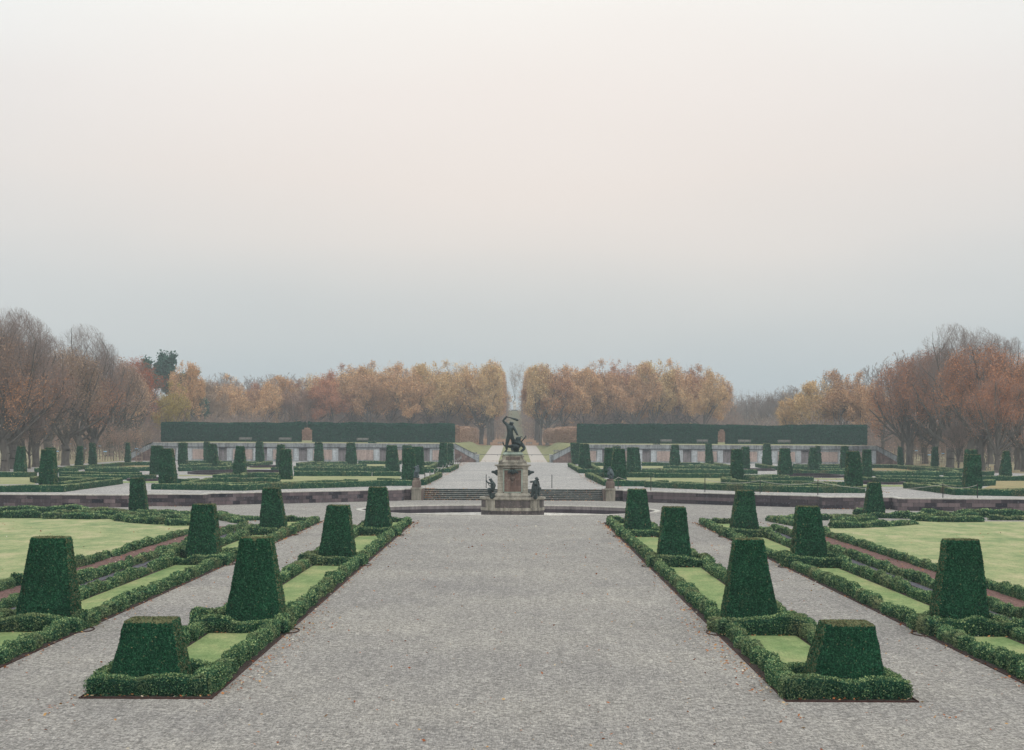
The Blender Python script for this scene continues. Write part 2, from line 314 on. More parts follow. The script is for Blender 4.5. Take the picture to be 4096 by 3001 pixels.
def foliage_obj(name, Q, mat, size, cover=1.6, spread=0.04, aspect=1.4, flat=0.5, body_tint=0.12, parent=None, boost=None):
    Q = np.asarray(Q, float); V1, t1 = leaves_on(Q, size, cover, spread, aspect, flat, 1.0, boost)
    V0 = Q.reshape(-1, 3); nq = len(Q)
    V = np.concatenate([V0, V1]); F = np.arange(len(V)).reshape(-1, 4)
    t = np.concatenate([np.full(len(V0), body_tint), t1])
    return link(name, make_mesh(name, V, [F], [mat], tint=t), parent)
def lod(Y, smin=0.029, k=0.0007): return max(smin, k*Y)
# ------------------------------------------------------------------ hedges
def smooth_noise(n, step, amp):
    m = max(2, int(n/step)+2); g = RNG.normal(size=m)*amp; x = np.linspace(0, m-1.001, n)
    i = x.astype(int); f = x-i; f = f*f*(3-2*f); return g[i]*(1-f)+g[i+1]*f
def hedge_quads(pts, w, h, z, closed=False, rag=0.02, seg=0.5, slope=0.0):
    pts = [np.array(p[:2], float) for p in pts]
    if closed: pts = pts+[pts[0]]
    P = []; corner = []
    for a, b in zip(pts[:-1], pts[1:]):
        L_ = np.linalg.norm(b-a); n = max(1, int(L_/seg))
        for i in range(n): P.append(a+(b-a)*i/n); corner.append(i == 0)
    if not closed: P.append(pts[-1])
    P = np.array(P); n = len(P)
    if closed: d1 = np.roll(P, -1, 0)-P; d0 = P-np.roll(P, 1, 0)
    else:
        d = np.diff(P, axis=0); d1 = np.vstack([d, d[-1:]]); d0 = np.vstack([d[:1], d])
    d1 /= np.linalg.norm(d1, axis=1)[:, None]; d0 /= np.linalg.norm(d0, axis=1)[:, None]
    t = d0+d1; tl = np.linalg.norm(t, axis=1)[:, None]; t /= tl+1e-9
    nrm = np.stack([t[:, 1], -t[:, 0]], 1); c = np.clip((nrm*np.stack([d1[:, 1], -d1[:, 0]], 1)).sum(1), 0.5, 1)
    wl = (w/2+smooth_noise(n, 2, rag))/c; wr = (w/2+smooth_noise(n, 2, rag))/c; hh = h+smooth_noise(n, 2, rag)+smooth_noise(n, 7, rag*0.8)
    def col(o, zz, k): return np.column_stack([P+nrm*o[:, None]*k, z+zz])
    A = [col(-wl, 0*hh, 0.92), col(-wl, hh*0.5, 1.03), col(-wl, hh*0.93, 1.0), col(-wl, hh, 0.8), col(wr, hh, 0.8), col(wr, hh*0.93, 1.0), col(wr, hh*0.5, 1.03), col(wr, 0*hh, 0.92)]
    Q = []
    idx = np.arange(n if closed else n-1); nx = (idx+1) % n
    for a, b in zip(A[:-1], A[1:]): Q.append(np.stack([a[idx], b[idx], b[nx], a[nx]], 1))
    Q = np.concatenate(Q)
    if not closed:
        caps = []
        for e, flip in ((0, False), (n-1, True)):
            for k in range(3):
                q = np.array([A[k][e], A[7-k][e], A[6-k][e], A[k+1][e]])
                caps.append(q if not flip else q[::-1])
        Q = np.concatenate([Q, np.array(caps)])
    # face outward
    return Q
HEDGES = []
def hedge(pts, w=0.5, h=0.45, z=0.0, closed=False, mat='box', rag=0.02, cover=1.6, spread=0.05, region=None, tall=None, name='box_hedge', seg=0.5, aspect=1.3, flat=0.35, size=None):
    Q = hedge_quads(pts, w, h, z, closed, rag, seg)
    Y = float(np.mean([p[1] for p in pts])); Ym = max(34, float(min(p[1] for p in pts)*0.6+Y*0.4))
    c = Q.mean(1)
    Q = fix_out(Q, pts, closed, z+h*0.4); N_, _a = quad_geo(Q); bo = np.where(N_[:, 2] > 0.6, 0.22 if mat == 'box' else 0.6, np.where(np.abs(N_[:, 0]) > 0.7, 0.12, 0.0))  # upward hedge faces tinted paler: light from above put into the leaf colour
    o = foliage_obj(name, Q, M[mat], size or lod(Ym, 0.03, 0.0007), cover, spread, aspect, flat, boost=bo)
    HEDGES.append((o, region, float(np.mean([p[0] for p in pts])), Y)); return o
def fix_out(Q, pts, closed, zc):
    N, A = quad_geo(Q); C = Q.mean(1)
    P = [np.array([*p[:2], zc]) for p in pts]
    if closed: P.append(P[0])
    best = np.full(len(Q), 1e18); ref = np.zeros((len(Q), 3))
    for a, b in zip(P[:-1], P[1:]):
        d = b-a; t = np.clip(((C-a)@d)/(d@d+1e-9), 0, 1); r = a+t[:, None]*d; dd = ((C-r)**2).sum(1); m = dd < best; best[m] = dd[m]; ref[m] = r[m]
    flip = ((C-ref)*N).sum(1) < 0
    Q = Q.copy(); Q[flip] = Q[flip][:, ::-1]; return Q
# ------------------------------------------------------------------ topiary
def topiary(cx, cy, z0, wb, wt, h, label, group, rot=0.0, rounded=0.0, flare=0.35):
    """square frustum: base belly then taper"""
    def ring(w, z):
        r = min(0.45, 0.07+1.6*rounded)*w; n = 4; P = []
        for k, (sx, sy) in enumerate(((1, 1), (-1, 1), (-1, -1), (1, -1))):
            ccx, ccy = sx*(w/2-r), sy*(w/2-r)
            for j in range(n): a = pi/2*k+pi/2*j/(n-1); P.append((ccx+r*cos(a), ccy+r*sin(a)))
        out = []
        for i in range(len(P)):                      # subdivide straights
            a, b = np.array(P[i]), np.array(P[(i+1) % len(P)]); m = 3 if (i+1) % n == 0 else 1
            for j in range(m): out.append(a+(b-a)*j/m)
        out = np.array(out); return np.column_stack([out, np.full(len(out), z)])
    prof = [(0.0, 0.95), (0.12, 1.0), (0.28, 0.985)]
    sz0 = lod(cy, 0.03); wb -= 0.09+0.6*sz0; wt -= 0.09+0.6*sz0; h -= 0.4*sz0
    zs = [0, 0.1, 0.25, 0.4, 0.55, 0.7, 0.85, 0.975, 1.0]; ws = []
    for t in zs:
        if t < 0.1: w = wb*0.96
        elif t < 0.25: w = wb
        else: w = wb+(wt-wb)*((t-0.22)/0.78)**0.92
        ws.append(w*(0.975 if t == 1.0 else 1))
    rings = []; lean = RNG.normal(size=2)*0.025*h
    for t, w in zip(zs, ws):
        r = ring(w, h*t); r[:, :2] += RNG.normal(size=2)*0.008*w; r[:, :2] *= 1+RNG.normal(size=(len(r), 1))*0.009; r[:, :2] += lean*t; rings.append(r)
    Q = []
    n = len(rings[0]); i = np.arange(n); j = (i+1) % n
    for a, b in zip(rings[:-1], rings[1:]): Q.append(np.stack([a[i], a[j], b[j], b[i]], 1))
    top = rings[-1]; ctr = np.array([top[:, 0].mean(), top[:, 1].mean(), h*0.992]); inn = top*0.5+ctr*0.5
    Q.append(np.stack([top[i], top[j], inn[j], inn[i]], 1)); Q.append(np.stack([inn[i], inn[j], np.tile(ctr, (n, 1)), np.tile(ctr, (n, 1))*1.0+0.0], 1))
    Q = np.concatenate(Q)
    c, s = cos(rot), sin(rot); Q = Q@np.array([[c, s, 0], [-s, c, 0], [0, 0, 1]])
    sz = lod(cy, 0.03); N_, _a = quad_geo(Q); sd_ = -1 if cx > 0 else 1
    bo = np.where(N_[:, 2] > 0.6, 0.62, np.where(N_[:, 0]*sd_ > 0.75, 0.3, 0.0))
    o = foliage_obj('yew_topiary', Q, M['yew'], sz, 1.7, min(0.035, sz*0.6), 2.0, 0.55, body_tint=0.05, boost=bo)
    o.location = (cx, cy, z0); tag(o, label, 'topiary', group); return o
# ------------------------------------------------------------------ ground and lower terrace
def sheet(name, pts, z, mat, kind='structure', label=None):
    mb = MB(); mb.add([(x, y, z) for x, y in pts], [tuple(range(len(pts)))]); o = mb.build(name, mat); tag(o, label, kind=kind); return o
def rect(name, x0, x1, y0, y1, z, mat): return sheet(name, [(x0, y0), (x1, y0), (x1, y1), (x0, y1)], z, mat)
BX, BY, BA, BB = -0.45, 142.6, 11.9, 9.9        # fountain basin ellipse
NE = 96
def ell(k, s=0.0): a = 2*pi*k/NE; return BX+(BA+s)*cos(a), BY+(BB+s)*sin(a)
mb = MB(); o_ = []
for k_ in range(NE):
    a = 2*pi*k_/NE; dx, dy = cos(a), sin(a); t = min(90/abs(dx) if abs(dx) > 1e-6 else 1e9, 22.5/abs(dy) if abs(dy) > 1e-6 else 1e9)
    o_.append((BX+dx*t, BY+dy*t, 0))
e_ = [(*ell(k_, 0.1), 0) for k_ in range(NE)]
mb.add(e_+o_, [(i, NE+i, NE+(i+1) % NE, (i+1) % NE) for i in range(NE)])
X0, X1, Y0, Y1 = BX-90, BX+90, BY-22.5, BY+22.5
corn = [(X1, Y1, 0), (X0, Y1, 0), (X0, Y0, 0), (X1, Y0, 0)]
for c_ in corn:      # fill the corner triangles left by the angular fan
    below = [i for i in range(NE)]
    pr = None
    for i in range(NE):
        a_, b_ = o_[i], o_[(i+1) % NE]
        if abs(a_[0]-b_[0]) > 1e-4 and abs(a_[1]-b_[1]) > 1e-4 and abs(c_[0]-BX) > 1 and (abs(a_[0]-c_[0]) < 1e-3 or abs(b_[0]-c_[0]) < 1e-3) and (abs(a_[1]-c_[1]) < 1e-3 or abs(b_[1]-c_[1]) < 1e-3):
            mb.add([a_, c_, b_], [(0, 1, 2)])
mb.add([(X0, -60, 0), (X1, -60, 0), (X1, Y0, 0), (X0, Y0, 0), (X0, Y1, 0), (X1, Y1, 0), (X1, 176, 0), (X0, 176, 0)], [(0, 1, 2, 3), (4, 5, 6, 7)])
tag(mb.build('gravel_ground', M['gravel']), kind='structure')
# basin : floor, wall, rim
bas = empty('fountain_basin', (BX, BY, 0), 'sunken oval stone basin, drained, around the bronze fountain', 'fountain basin')
def ering(s, z): return [(ell(k_, s)[0]-BX, ell(k_, s)[1]-BY, z) for k_ in range(NE)]
mb = MB(); r0, r1, r2, r3 = ering(0.12, 0.0), ering(0.12, 0.06), ering(-0.28, 0.06), ering(-0.28, -0.01)
mb.loft([r0, r1, r2, r3], cap=False); mb.build('rim', M['coping'], bas)
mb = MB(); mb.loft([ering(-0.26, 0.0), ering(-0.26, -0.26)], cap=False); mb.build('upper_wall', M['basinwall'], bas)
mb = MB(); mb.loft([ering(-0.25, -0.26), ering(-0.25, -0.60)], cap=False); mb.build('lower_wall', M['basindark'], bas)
mb = MB(); mb.add(ering(-0.2, -0.57), [tuple(range(NE))]); mb.build('floor', gravel('basin_gravel', (0.52, 0.49, 0.44), False, 6), bas)
# ---- beds
PE, IB = 6.5, 9.45                 # path edge, outer edge of the inner bed (from the axis)
BED_Y0, BED_Y1 = 40.6, 123.0
TY = [42.4, 55.4, 83.1, 107.3]
def soil_lawn(xa, xb, y0, y1, zsoil=0.004, pad=0.55):
    rect('planting_soil', xa, xb, y0, y1, 0.004, M['soil'])
def side_name(s): return 'left' if s < 0 else 'right'
def edging(pts, label):
    mb = MB()
    for a, b in zip(pts[:-1], pts[1:]):
        a, b = np.array(a, float), np.array(b, float); d = b-a; d /= np.linalg.norm(d); n = np.array([d[1], -d[0]])*0.012
        p = [(*(a-n), -0.02), (*(a+n), -0.02), (*(b+n), -0.02), (*(b-n), -0.02)]; q = [(x, y, 0.032) for x, y, _ in p]
        mb.add(p+q, [(0, 3, 2, 1), (4, 5, 6, 7), (0, 1, 5, 4), (1, 2, 6, 5), (2, 3, 7, 6), (3, 0, 4, 7)])
    o = mb.build('steel_edging', M['rust']); tag(o, label, 'edging', 'rusty steel edgings of the plant beds')
WH = 0.27
def bed(s, half0, half1, tys, first_y, endy, nm, tx=None):
    """s side, half0/half1 inner and outer distance from the axis"""
    xa, xb = AX+s*half0, AX+s*half1; lo, hi = min(xa, xb), max(xa, xb)
    rect('planting_soil', lo, hi, first_y, endy, 0.004, M['soil'])
    h0, h1 = AX+s*(half0+0.36), AX+s*(half1-0.36); xc = (xa+xb)/2
    ring_h = 1.34
    sd = side_name(s)
    for i, ty in enumerate(tys):
        far = ['nearest', 'second nearest', 'third nearest', 'farthest'][i+4-len(tys)] if len(tys) == 4 else ['nearest', 'middle', 'farthest'][i]
        d = ring_h-WH/2+(0.06 if i else 0.0)
        o = hedge([(xc-d, ty-ring_h+WH/2), (xc+d, ty-ring_h+WH/2), (xc+d, ty+ring_h-WH/2), (xc-d, ty+ring_h-WH/2)], WH+0.09, 0.40, 0, True, 'box', 0.06, 1.9, 0.085, seg=0.22, aspect=1.5)
        HEDGES.pop(); tag(o, f'bushy square box hedge around the {far} yew of the {nm}', 'hedge', 'square box hedges around the lower yews')
        if i == 0 and len(tys) == 4: d = ring_h
        mb = MB()
        # small steel arcs where the square swells out
    ys = [first_y]+[t for t in tys]+[endy]
    k = 0
    for i in range(len(tys)+1):
        ya = tys[i-1]+ring_h+0.12 if i else first_y+0.2; yb = tys[i]-ring_h-0.1 if i < len(tys) else endy-0.45
        if yb-ya < 0.8: continue
        where = (f'from the near end' if i == 0 else f'behind the {["first","second","third","fourth"][i-1] if len(tys)==4 else ["first","second","third"][i-1]} yew') + f' of the {nm}'
        if i < len(tys):
            for hx, w2 in ((h0, 'path side'), (h1, 'outer side')):
                o = hedge([(hx, ya), (hx, yb)], WH, 0.30, 0, False, 'box', 0.06, 1.9, 0.075, seg=0.2, aspect=1.5); HEDGES.pop()
                tag(o, f'straight low box hedge {where}, {w2}', 'hedge', 'straight box hedges of the lower beds')
            if i > 0:
                o = hedge([(h0*0.87+h1*0.13, ya+0.15), (h0*0.13+h1*0.87, ya+0.15)], 0.36, 0.3, 0, False, 'box', 0.03, 1.8, 0.06, seg=0.25); HEDGES.pop()
                tag(o, f'short cross row of box {where}', 'hedge', 'short cross hedges of the lower beds')
        else:
            o = hedge([(h0, ya), (h0, yb), (h1, yb), (h1, ya)], WH, 0.30, 0, False, 'box', 0.06, 1.9, 0.075, seg=0.2, aspect=1.5); HEDGES.pop()
            tag(o, f'U-shaped box hedge closing the far end of the {nm}', 'hedge', 'straight box hedges of the lower beds')
        lx0, lx1 = min(h0, h1)+0.3, max(h0, h1)-0.3
        rect('lawn_strip', lx0, lx1, ya+0.35 if i else first_y+0.4, (yb-0.02) if i < len(tys) else yb-0.45, 0.016, M['lawn'])
    pts = [(lo-0.02, endy), (lo-0.02, first_y), (hi+0.02, first_y), (hi+0.02, endy), (lo-0.02, endy)]
    for ty in tys[1 if first_y > 39 and len(tys) == 4 else 0:]:
        pass
    edging(pts, f'rusty steel edging around the {nm}')
    for i, ty in enumerate(tys):
        if i == 0 and len(tys) == 4: continue
        for sx, xx in ((-1, lo), (1, hi)):
            if (sx < 0) == (s < 0): continue
            arc = [(xx+sx*(0.02+0.3*sin(pi*t/6)), ty-0.75-0.5*cos(pi*t/6)*1.4) for t in range(7)]
            edging(arc, f'small curved steel edging beside yew number {ORD[i]} of the {nm}')
    return xc
n_in = {-1: 'inner left bed', 1: 'inner right bed'}; n_out = {-1: 'outer left bed', 1: 'outer right bed'}
for s in (-1, 1): bed(s, PE, IB, TY, BED_Y0, BED_Y1, n_in[s])
for s in (-1, 1): bed(s, 12.75, 15.7, TY, 40.6, 123.0, n_out[s])
GT = 'clipped yews of the lower parterre'
# ---- lower topiaries  (x, y, base w, top w, height, rounded, label)
for x, y, wb, wt, h, rd, lab in [
    (-8.53, 42.4, 1.78, 1.22, 1.62, 0.03, 'stumpy dark yew block nearest the camera on the left, with flat brown top'),
    (7.78, 42.4, 1.82, 1.23, 1.62, 0.03, 'stumpy dark yew block nearest the camera on the right, with flat brown top'),
    (-7.93, 55.4, 1.84, 1.06, 2.80, 0.16, 'tall rounded yew cone left of the central path, second from the camera'),
    (7.27, 55.4, 1.76, 1.0, 2.82, 0.16, 'tall rounded yew cone right of the central path, second from the camera'),
    (-8.15, 83.1, 1.66, 1.08, 2.70, 0.03, 'sharp edged yew pyramid left of the central path, third from the camera'),
    (7.42, 83.1, 1.56, 1.10, 2.69, 0.05, 'sharp edged yew pyramid right of the central path, third from the camera'),
    (-8.10, 107.3, 1.68, 1.12, 2.83, 0.08, 'yew pyramid left of the central path, beside the left tip of the fountain basin'),
    (7.38, 107.3, 1.66, 1.12, 2.78, 0.08, 'yew pyramid right of the central path, beside the right tip of the fountain basin'),
    (-14.3, 55.4, 1.88, 1.22, 2.78, 0.14, 'bulky yew cone in front of the big left lawn, nearest of its row'),
    (13.72, 55.4, 1.76, 1.14, 2.84, 0.14, 'bulky yew cone in front of the big right lawn, nearest of its row'),
    (-14.3, 83.1, 1.56, 1.05, 2.72, 0.03, 'yew pyramid between the red gravel strip and the left side path'),
    (13.66, 83.1, 1.62, 1.08, 2.75, 0.03, 'yew pyramid between the red gravel strip and the right side path'),
    (-14.3, 107.3, 1.62, 1.06, 2.75, 0.06, 'yew pyramid at the far end of the outer left bed, before the retaining wall'),
    (13.70, 107.3, 1.68, 1.08, 2.74, 0.06, 'yew pyramid at the far end of the outer right bed, before the retaining wall'),
    (-27.8, 133.5, 1.40, 1.05, 2.65, 0.08, 'slim yew pillar against the left wall corner above the loose box clumps'),
    (26.6, 133.0, 1.55, 0.95, 2.60, 0.08, 'slim yew pillar against the right wall corner above the loose box clumps')]:
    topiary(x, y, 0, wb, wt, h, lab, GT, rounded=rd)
# ---- strips and big lawns
for s in (-1, 1):
    sd = side_name(s); X = lambda d: AX+s*d
    def R(name, d0, d1, y0, y1, z, m): a, b = sorted((X(d0), X(d1))); rect(name, a, b, y0, y1, z, m)
    R('dark_gravel_strip', 15.75, 16.75, 36, 117, 0.008, M['darkgravel']); R('soil_strip', 16.75, 17.3, 36, 117, 0.004, M['soil'])
    R('red_gravel_strip', 17.0, 19.0, 36, 116, 0.012, M['redgravel'])
    R('big_lawn', 19.25, 62, 30, 119, 0.016, M['lawn_b']); R('big_lawn_end', 25 if s < 0 else 23.5, 62, 119, 127.5, 0.016, M['lawn_b'])
    edging([(X(16.3), 36), (X(16.3), 116)], f'thin rusty edging line in the dark strip beside the outer {sd} bed')
    for d, nm, hh in ((16.98, 'between the dark strip and the red gravel', 0.36), (19.15, 'between the red gravel and the big lawn', 0.34)):
        o = hedge([(X(d), 36), (X(d), 70)], 0.24, hh-0.07, 0, False, 'box', 0.06, 1.8, 0.075, seg=0.22, aspect=1.5); HEDGES.pop()
        tag(o, f'near half of the box row {nm}, {sd} side', 'hedge', 'long box rows beside the red gravel')
        o = hedge([(X(d), 70.3), (X(d), 116)], 0.24, hh-0.07, 0, False, 'box', 0.06, 1.8, 0.075, seg=0.25, aspect=1.5); HEDGES.pop()
        tag(o, f'far half of the box row {nm}, {sd} side', 'hedge', 'long box rows beside the red gravel')
# ---- loose scroll-shaped box clumps behind the big lawns
def scroll(px_pts, label, h=0.5, w=0.9):
    sh = 9 if min(p[1] for p in px_pts) < 2068 else 2
    pts = [W(px, py+sh, 0) for px, py in px_pts]
    o = hedge(pts, w*0.75, h*0.62, 0, False, 'box', 0.07, 1.9, 0.12, seg=0.4, aspect=1.4); HEDGES.pop()
    tag(o, label, 'hedge', 'loose scrolls of box at the far edge of the big lawns')
scroll([(-60, 2046), (120, 2043), (300, 2044), (420, 2048)], 'loose bushy box band along the foot of the left wall, back row', 0.6)
scroll([(-60, 2064), (60, 2064), (160, 2064)], 'loose bushy box band at the far left lawn edge, front row', 0.5)
scroll([(175, 2074), (260, 2074), (350, 2076), (438, 2074)], 'browned box clump bulging onto the left lawn', 0.5)
scroll([(200, 2056), (330, 2058), (450, 2060), (520, 2058)], 'middle row of loose box behind the left lawn clump', 0.5)
scroll([(420, 2046), (520, 2047), (600, 2052), (680, 2056), (760, 2062)], 'curling box row around the slim left yew pillar', 0.45)
scroll([(455, 2074), (490, 2084), (560, 2092), (650, 2097)], 'curved browned box row at the far right corner of the left lawn', 0.42)
scroll([(520, 2070), (600, 2072), (690, 2080)], 'short box row inside the left scroll, middle', 0.4, 0.7)
scroll([(665, 2101), (740, 2101), (800, 2094)], 'small browned box clump left of the second row yew, near the red strip', 0.42)
scroll([(700, 2066), (740, 2076), (745, 2086)], 'short crosswise box piece behind the left yew row', 0.4, 0.7)
scroll([(860, 2068), (900, 2078), (960, 2092)], 'diagonal loose box row right of the left outer yews', 0.5)
scroll([(930, 2074), (1000, 2080), (1060, 2078)], 'loose box row joining the far end of the outer left bed', 0.4)
scroll([(4150, 2062), (4040, 2061), (3920, 2060), (3800, 2056), (3690, 2056)], 'loose bushy box band along the foot of the right wall, back row', 0.62)
scroll([(4150, 2080), (4060, 2079), (3960, 2079)], 'loose bushy box band at the far right lawn edge, front row', 0.5)
scroll([(3925, 2086), (3830, 2088), (3740, 2086), (3660, 2082)], 'box clump bulging onto the right lawn', 0.5)
scroll([(3900, 2070), (3800, 2072), (3700, 2072), (3640, 2068)], 'middle row of loose box behind the right lawn clump', 0.5)
scroll([(3640, 2066), (3560, 2064), (3490, 2063), (3420, 2064), (3340, 2066), (3300, 2068)], 'curling box row around the slim right yew pillar', 0.42)
scroll([(3650, 2096), (3560, 2104), (3440, 2110), (3330, 2112)], 'long box row at the far left corner of the right lawn', 0.45)
scroll([(3500, 2082), (3420, 2086), (3340, 2094)], 'short box row inside the right scroll, middle', 0.4, 0.7)
scroll([(3300, 2080), (3240, 2076), (3180, 2078), (3120, 2082)], 'loose box row right of the right outer yews', 0.45)
scroll([(3080, 2082), (3130, 2092), (3190, 2104)], 'diagonal loose box row joining the outer right bed', 0.42, 0.6)
scroll([(3430, 2050), (3480, 2044), (3520, 2048)], 'small round box mound left of the slim right yew pillar', 0.45)
# ---- fallen leaves (uncountable)
def leaf_scatter(name, boxes, size, mat='fallen'):
    P = []
    for (x0, x1, y0, y1, z, n, sg) in boxes:
        x = x0+(x1-x0)*RNG.random(n); y = y0+(y1-y0)*RNG.random(n)
        if sg: x = x0+np.abs(RNG.normal(size=n))*sg*(1 if x1 > x0 else -1)
        P.append(np.column_stack([x, y, np.full(n, z+0.02)+RNG.random(n)*0.02]))
    P = np.concatenate(P); n = len(P)
    th = RNG.uniform(0, 2*pi, n); s = size*RNG.uniform(0.5, 1.2, n)*np.clip(P[:, 1]/70, 1, 1.5)
    a = np.column_stack([cos_(th)*s, sin_(th)*s, RNG.normal(size=n)*0.25*s]); b = np.column_stack([-sin_(th)*s*0.55, cos_(th)*s*0.55, RNG.normal(size=n)*0.3*s])
    V = np.stack([P-a*0.5, P+b*0.5, P+a*0.5, P-b*0.5], 1).reshape(-1, 3)
    t = np.repeat(RNG.random(n), 4)
    o = link(name, make_mesh(name, V, [np.arange(4*n).reshape(-1, 4)], [M[mat]], tint=t)); tag(o, kind='stuff'); return o
cos_, sin_ = np.cos, np.sin
bx = []
for s in (-1, 1):
    for d, sg, dr in ((PE, 0.22, -1), (IB, 0.2, 1), (12.75, 0.22, -1), (17.15, 0.3, 1)):
        x = AX+s*d; bx.append((x, x+s*dr, 38, 124, 0.012, 420, sg))
    for ty in TY: bx.append((AX+s*PE-1.0*0, AX+s*(PE+3), ty-1.75, ty-1.35, 0.02, 34, 0)); bx.append((AX+s*12.9, AX+s*15.6, ty-1.75, ty-1.35, 0.02, 14, 0))
    bx.append((AX+s*19.5, AX+s*45, 55, 125, 0.02, 160, 0)); bx.append((AX+s*17.2, AX+s*19, 40, 112, 0.02, 260, 0))
    x = AX+s*(PE-0.1); bx.append((x, x-s, 42, 62, 0.0, 260, 0.45)); 
    bx.append((AX+s*9.5, AX+s*12.7, 36, 100, 0.0, 170, 0))
bx.append((-6.5, 6, 34, 120, 0, 420, 0)); bx.append((-10, 10, 34, 41, 0, 90, 0))
leaf_scatter('fallen_leaves', bx, 0.085)
# ------------------------------------------------------------------ retaining wall, steps, upper terrace
WL = [(-95, 145.2), (-31.0, 145.2), (-31.0, 147.6), (-25.3, 147.6), (-25.3, 150.2), (-19.5, 154.5), (-13.3, 159.7), (-10.0, 162.7), (-10.0, 164.3), (-9.25, 164.3)]
WR = [(95, 145.4), (31.1, 145.4), (31.1, 148.2), (25.4, 148.2), (25.4, 150.6), (18.5, 155.2), (13.1, 159.9), (9.9, 162.7), (9.9, 164.3), (9.1, 164.3)]
def strip_wall(name, pts, z0, z1, th, mat, parent=None, out=0.0, back=1.0):
    """wall along pts; front face offset by out towards the camera, thickness th"""
    P = [np.array(p, float) for p in pts]; n = len(P); off = []
    for i in range(n):
        a = P[max(i-1, 0)]; b = P[min(i+1, n-1)]
        d0 = P[i]-a if i else P[1]-P[0]; d1 = b-P[i] if i < n-1 else P[-1]-P[-2]
        d0 = d0/np.linalg.norm(d0); d1 = d1/np.linalg.norm(d1)
        n0 = np.array([d0[1], -d0[0]]); n1 = np.array([d1[1], -d1[0]]); m = n0+n1; m /= np.linalg.norm(m); off.append(m/max(0.5, m@n0))
    sgn = 1 if pts[0][0] < 0 else -1
    F = [P[i]+off[i]*sgn*out for i in range(n)]; B = [P[i]-off[i]*sgn*th for i in range(n)]
    mb = MB(); rings = [[(*F[i], z0), (*B[i], z0), (*B[i], z1), (*F[i], z1)] for i in range(n)]
    mb.loft(rings); o = mb.build(name, mat, parent); return o
for pts, sd in ((WL, 'left'), (WR, 'right')):
    r = empty('retaining_wall', (0, 0, 0), f'low dark sandstone retaining wall with pale coping, {sd} of the steps', 'wall')
    strip_wall('wall_face', pts, -0.05, ZT-0.02, 0.35, M['wall'], r)
    strip_wall('coping', pts, ZT-0.02, ZT+0.07, 0.45, M['coping'], r, out=0.06)
# upper terrace surface
pts = [(p[0], p[1]+0.2) for p in WL]+[(-9.25, 166.9), (9.1, 166.9)]+[(p[0], p[1]+0.2) for p in WR[::-1]]+[(95, 331), (-95, 331)]
import bmesh
def poly_sheet(name, pts, z, mat, kind='structure'):
    bm = bmesh.new(); vs = [bm.verts.new((x, y, z)) for x, y in pts]; es = [bm.edges.new((vs[i], vs[(i+1) % len(vs)])) for i in range(len(vs))]
    bmesh.ops.triangle_fill(bm, use_beauty=True, edges=es)
    for f in bm.faces:
        if f.normal.z < 0: f.normal_flip()
    me = bpy.data.meshes.new(name); bm.to_mesh(me); bm.free(); me.materials.append(mat); o = link(name, me); tag(o, kind=kind); return o
poly_sheet('upper_terrace', pts, ZT, M['gravel2'])
# steps
st = empty('stone_steps', (0, 165.6, 0), 'six wide mossy stone steps up to the terrace behind the fountain', 'steps')
for i in range(6):
    y = 164.4-165.6+i*0.46; mb = MB(); mb.box(-8.35, 8.25, y, 1.9, i*0.16-(0.03 if i == 0 else 0), (i+1)*0.16-0.022); mb.build('step', M['step'], st)
    mb = MB(); mb.box(-8.35, 8.25, y-0.03, y+0.5 if i < 5 else 1.9, (i+1)*0.16-0.022, (i+1)*0.16+(0 if i < 5 else 0.002)); mb.build('nosing', M['nosing'], st)
bxl = []
for i in range(6): bxl += [(-7.9, 8, 164.4+i*0.46+0.02, 164.4+i*0.46+0.3, (i+1)*0.16-0.005, 60, 0), (-8.2, -7.0, 164.4+i*0.46+0.02, 164.4+i*0.46+0.4, (i+1)*0.16, 60, 0.5)]
bxl += [(-8, 8.2, 163.9, 164.3, 0.0, 200, 0), (-31, -10, 145.0, 147, 0.0, 10, 0)]
for P_ in (WL, WR):
    for a, b in zip(P_[1:-2], P_[2:-1]):
        if abs(a[1]-b[1]) < 0.3 or abs(a[0]-b[0]) > 2: bxl += [(min(a[0], b[0]), max(a[0], b[0]), (a[1]+b[1])/2-0.5, (a[1]+b[1])/2-0.1, 0, 90, 0)] if abs(a[1]-b[1]) < 0.3 else []
leaf_scatter('leaves_on_steps', bxl, 0.09)
# cheek blocks and statue pedestals
def pedestal(cx, sd):
    r = empty('stone_pedestal', (cx, 164.0, 0), f'weathered sandstone pedestal at the {sd} end of the steps', 'pedestal')
    mb = MB(); mb.box(-0.44, 0.44, -0.5, 0.6, -0.02, 0.98); mb.build('lower_block', M['pale'], r, bevel=0.02)
    mb = MB(); mb.box(-0.50, 0.50, -0.56, 0.66, 0.98, 1.15); mb.build('slab', M['pale'], r, bevel=0.015)
    mb = MB(); mb.lathe(0, 0.0, [(0.40, 1.15), (0.39, 1.62), (0.36, 1.74), (0.30, 1.80), (0.27, 1.86), (0.265, 1.90)], sq=True); mb.build('upper_block', M['pinkstone'], r, bevel=0.02)
    mb = MB(); mb.lathe(0, 0.0, [(0.27, 1.90), (0.30, 1.93), (0.30, 1.98), (0.26, 2.0)], sq=True); mb.build('cap', M['pinkstone'], r)
    s = 1 if cx < 0 else -1
    mb = MB(); mb.box(min(0.44*s, 0.62*s), max(0.44*s, 0.62*s), -0.45, 2.9, -0.02, 1.02); mb.build('cheek_wall', M['pinkstone'], r)
pedestal(-8.88, 'left'); pedestal(8.76, 'right')
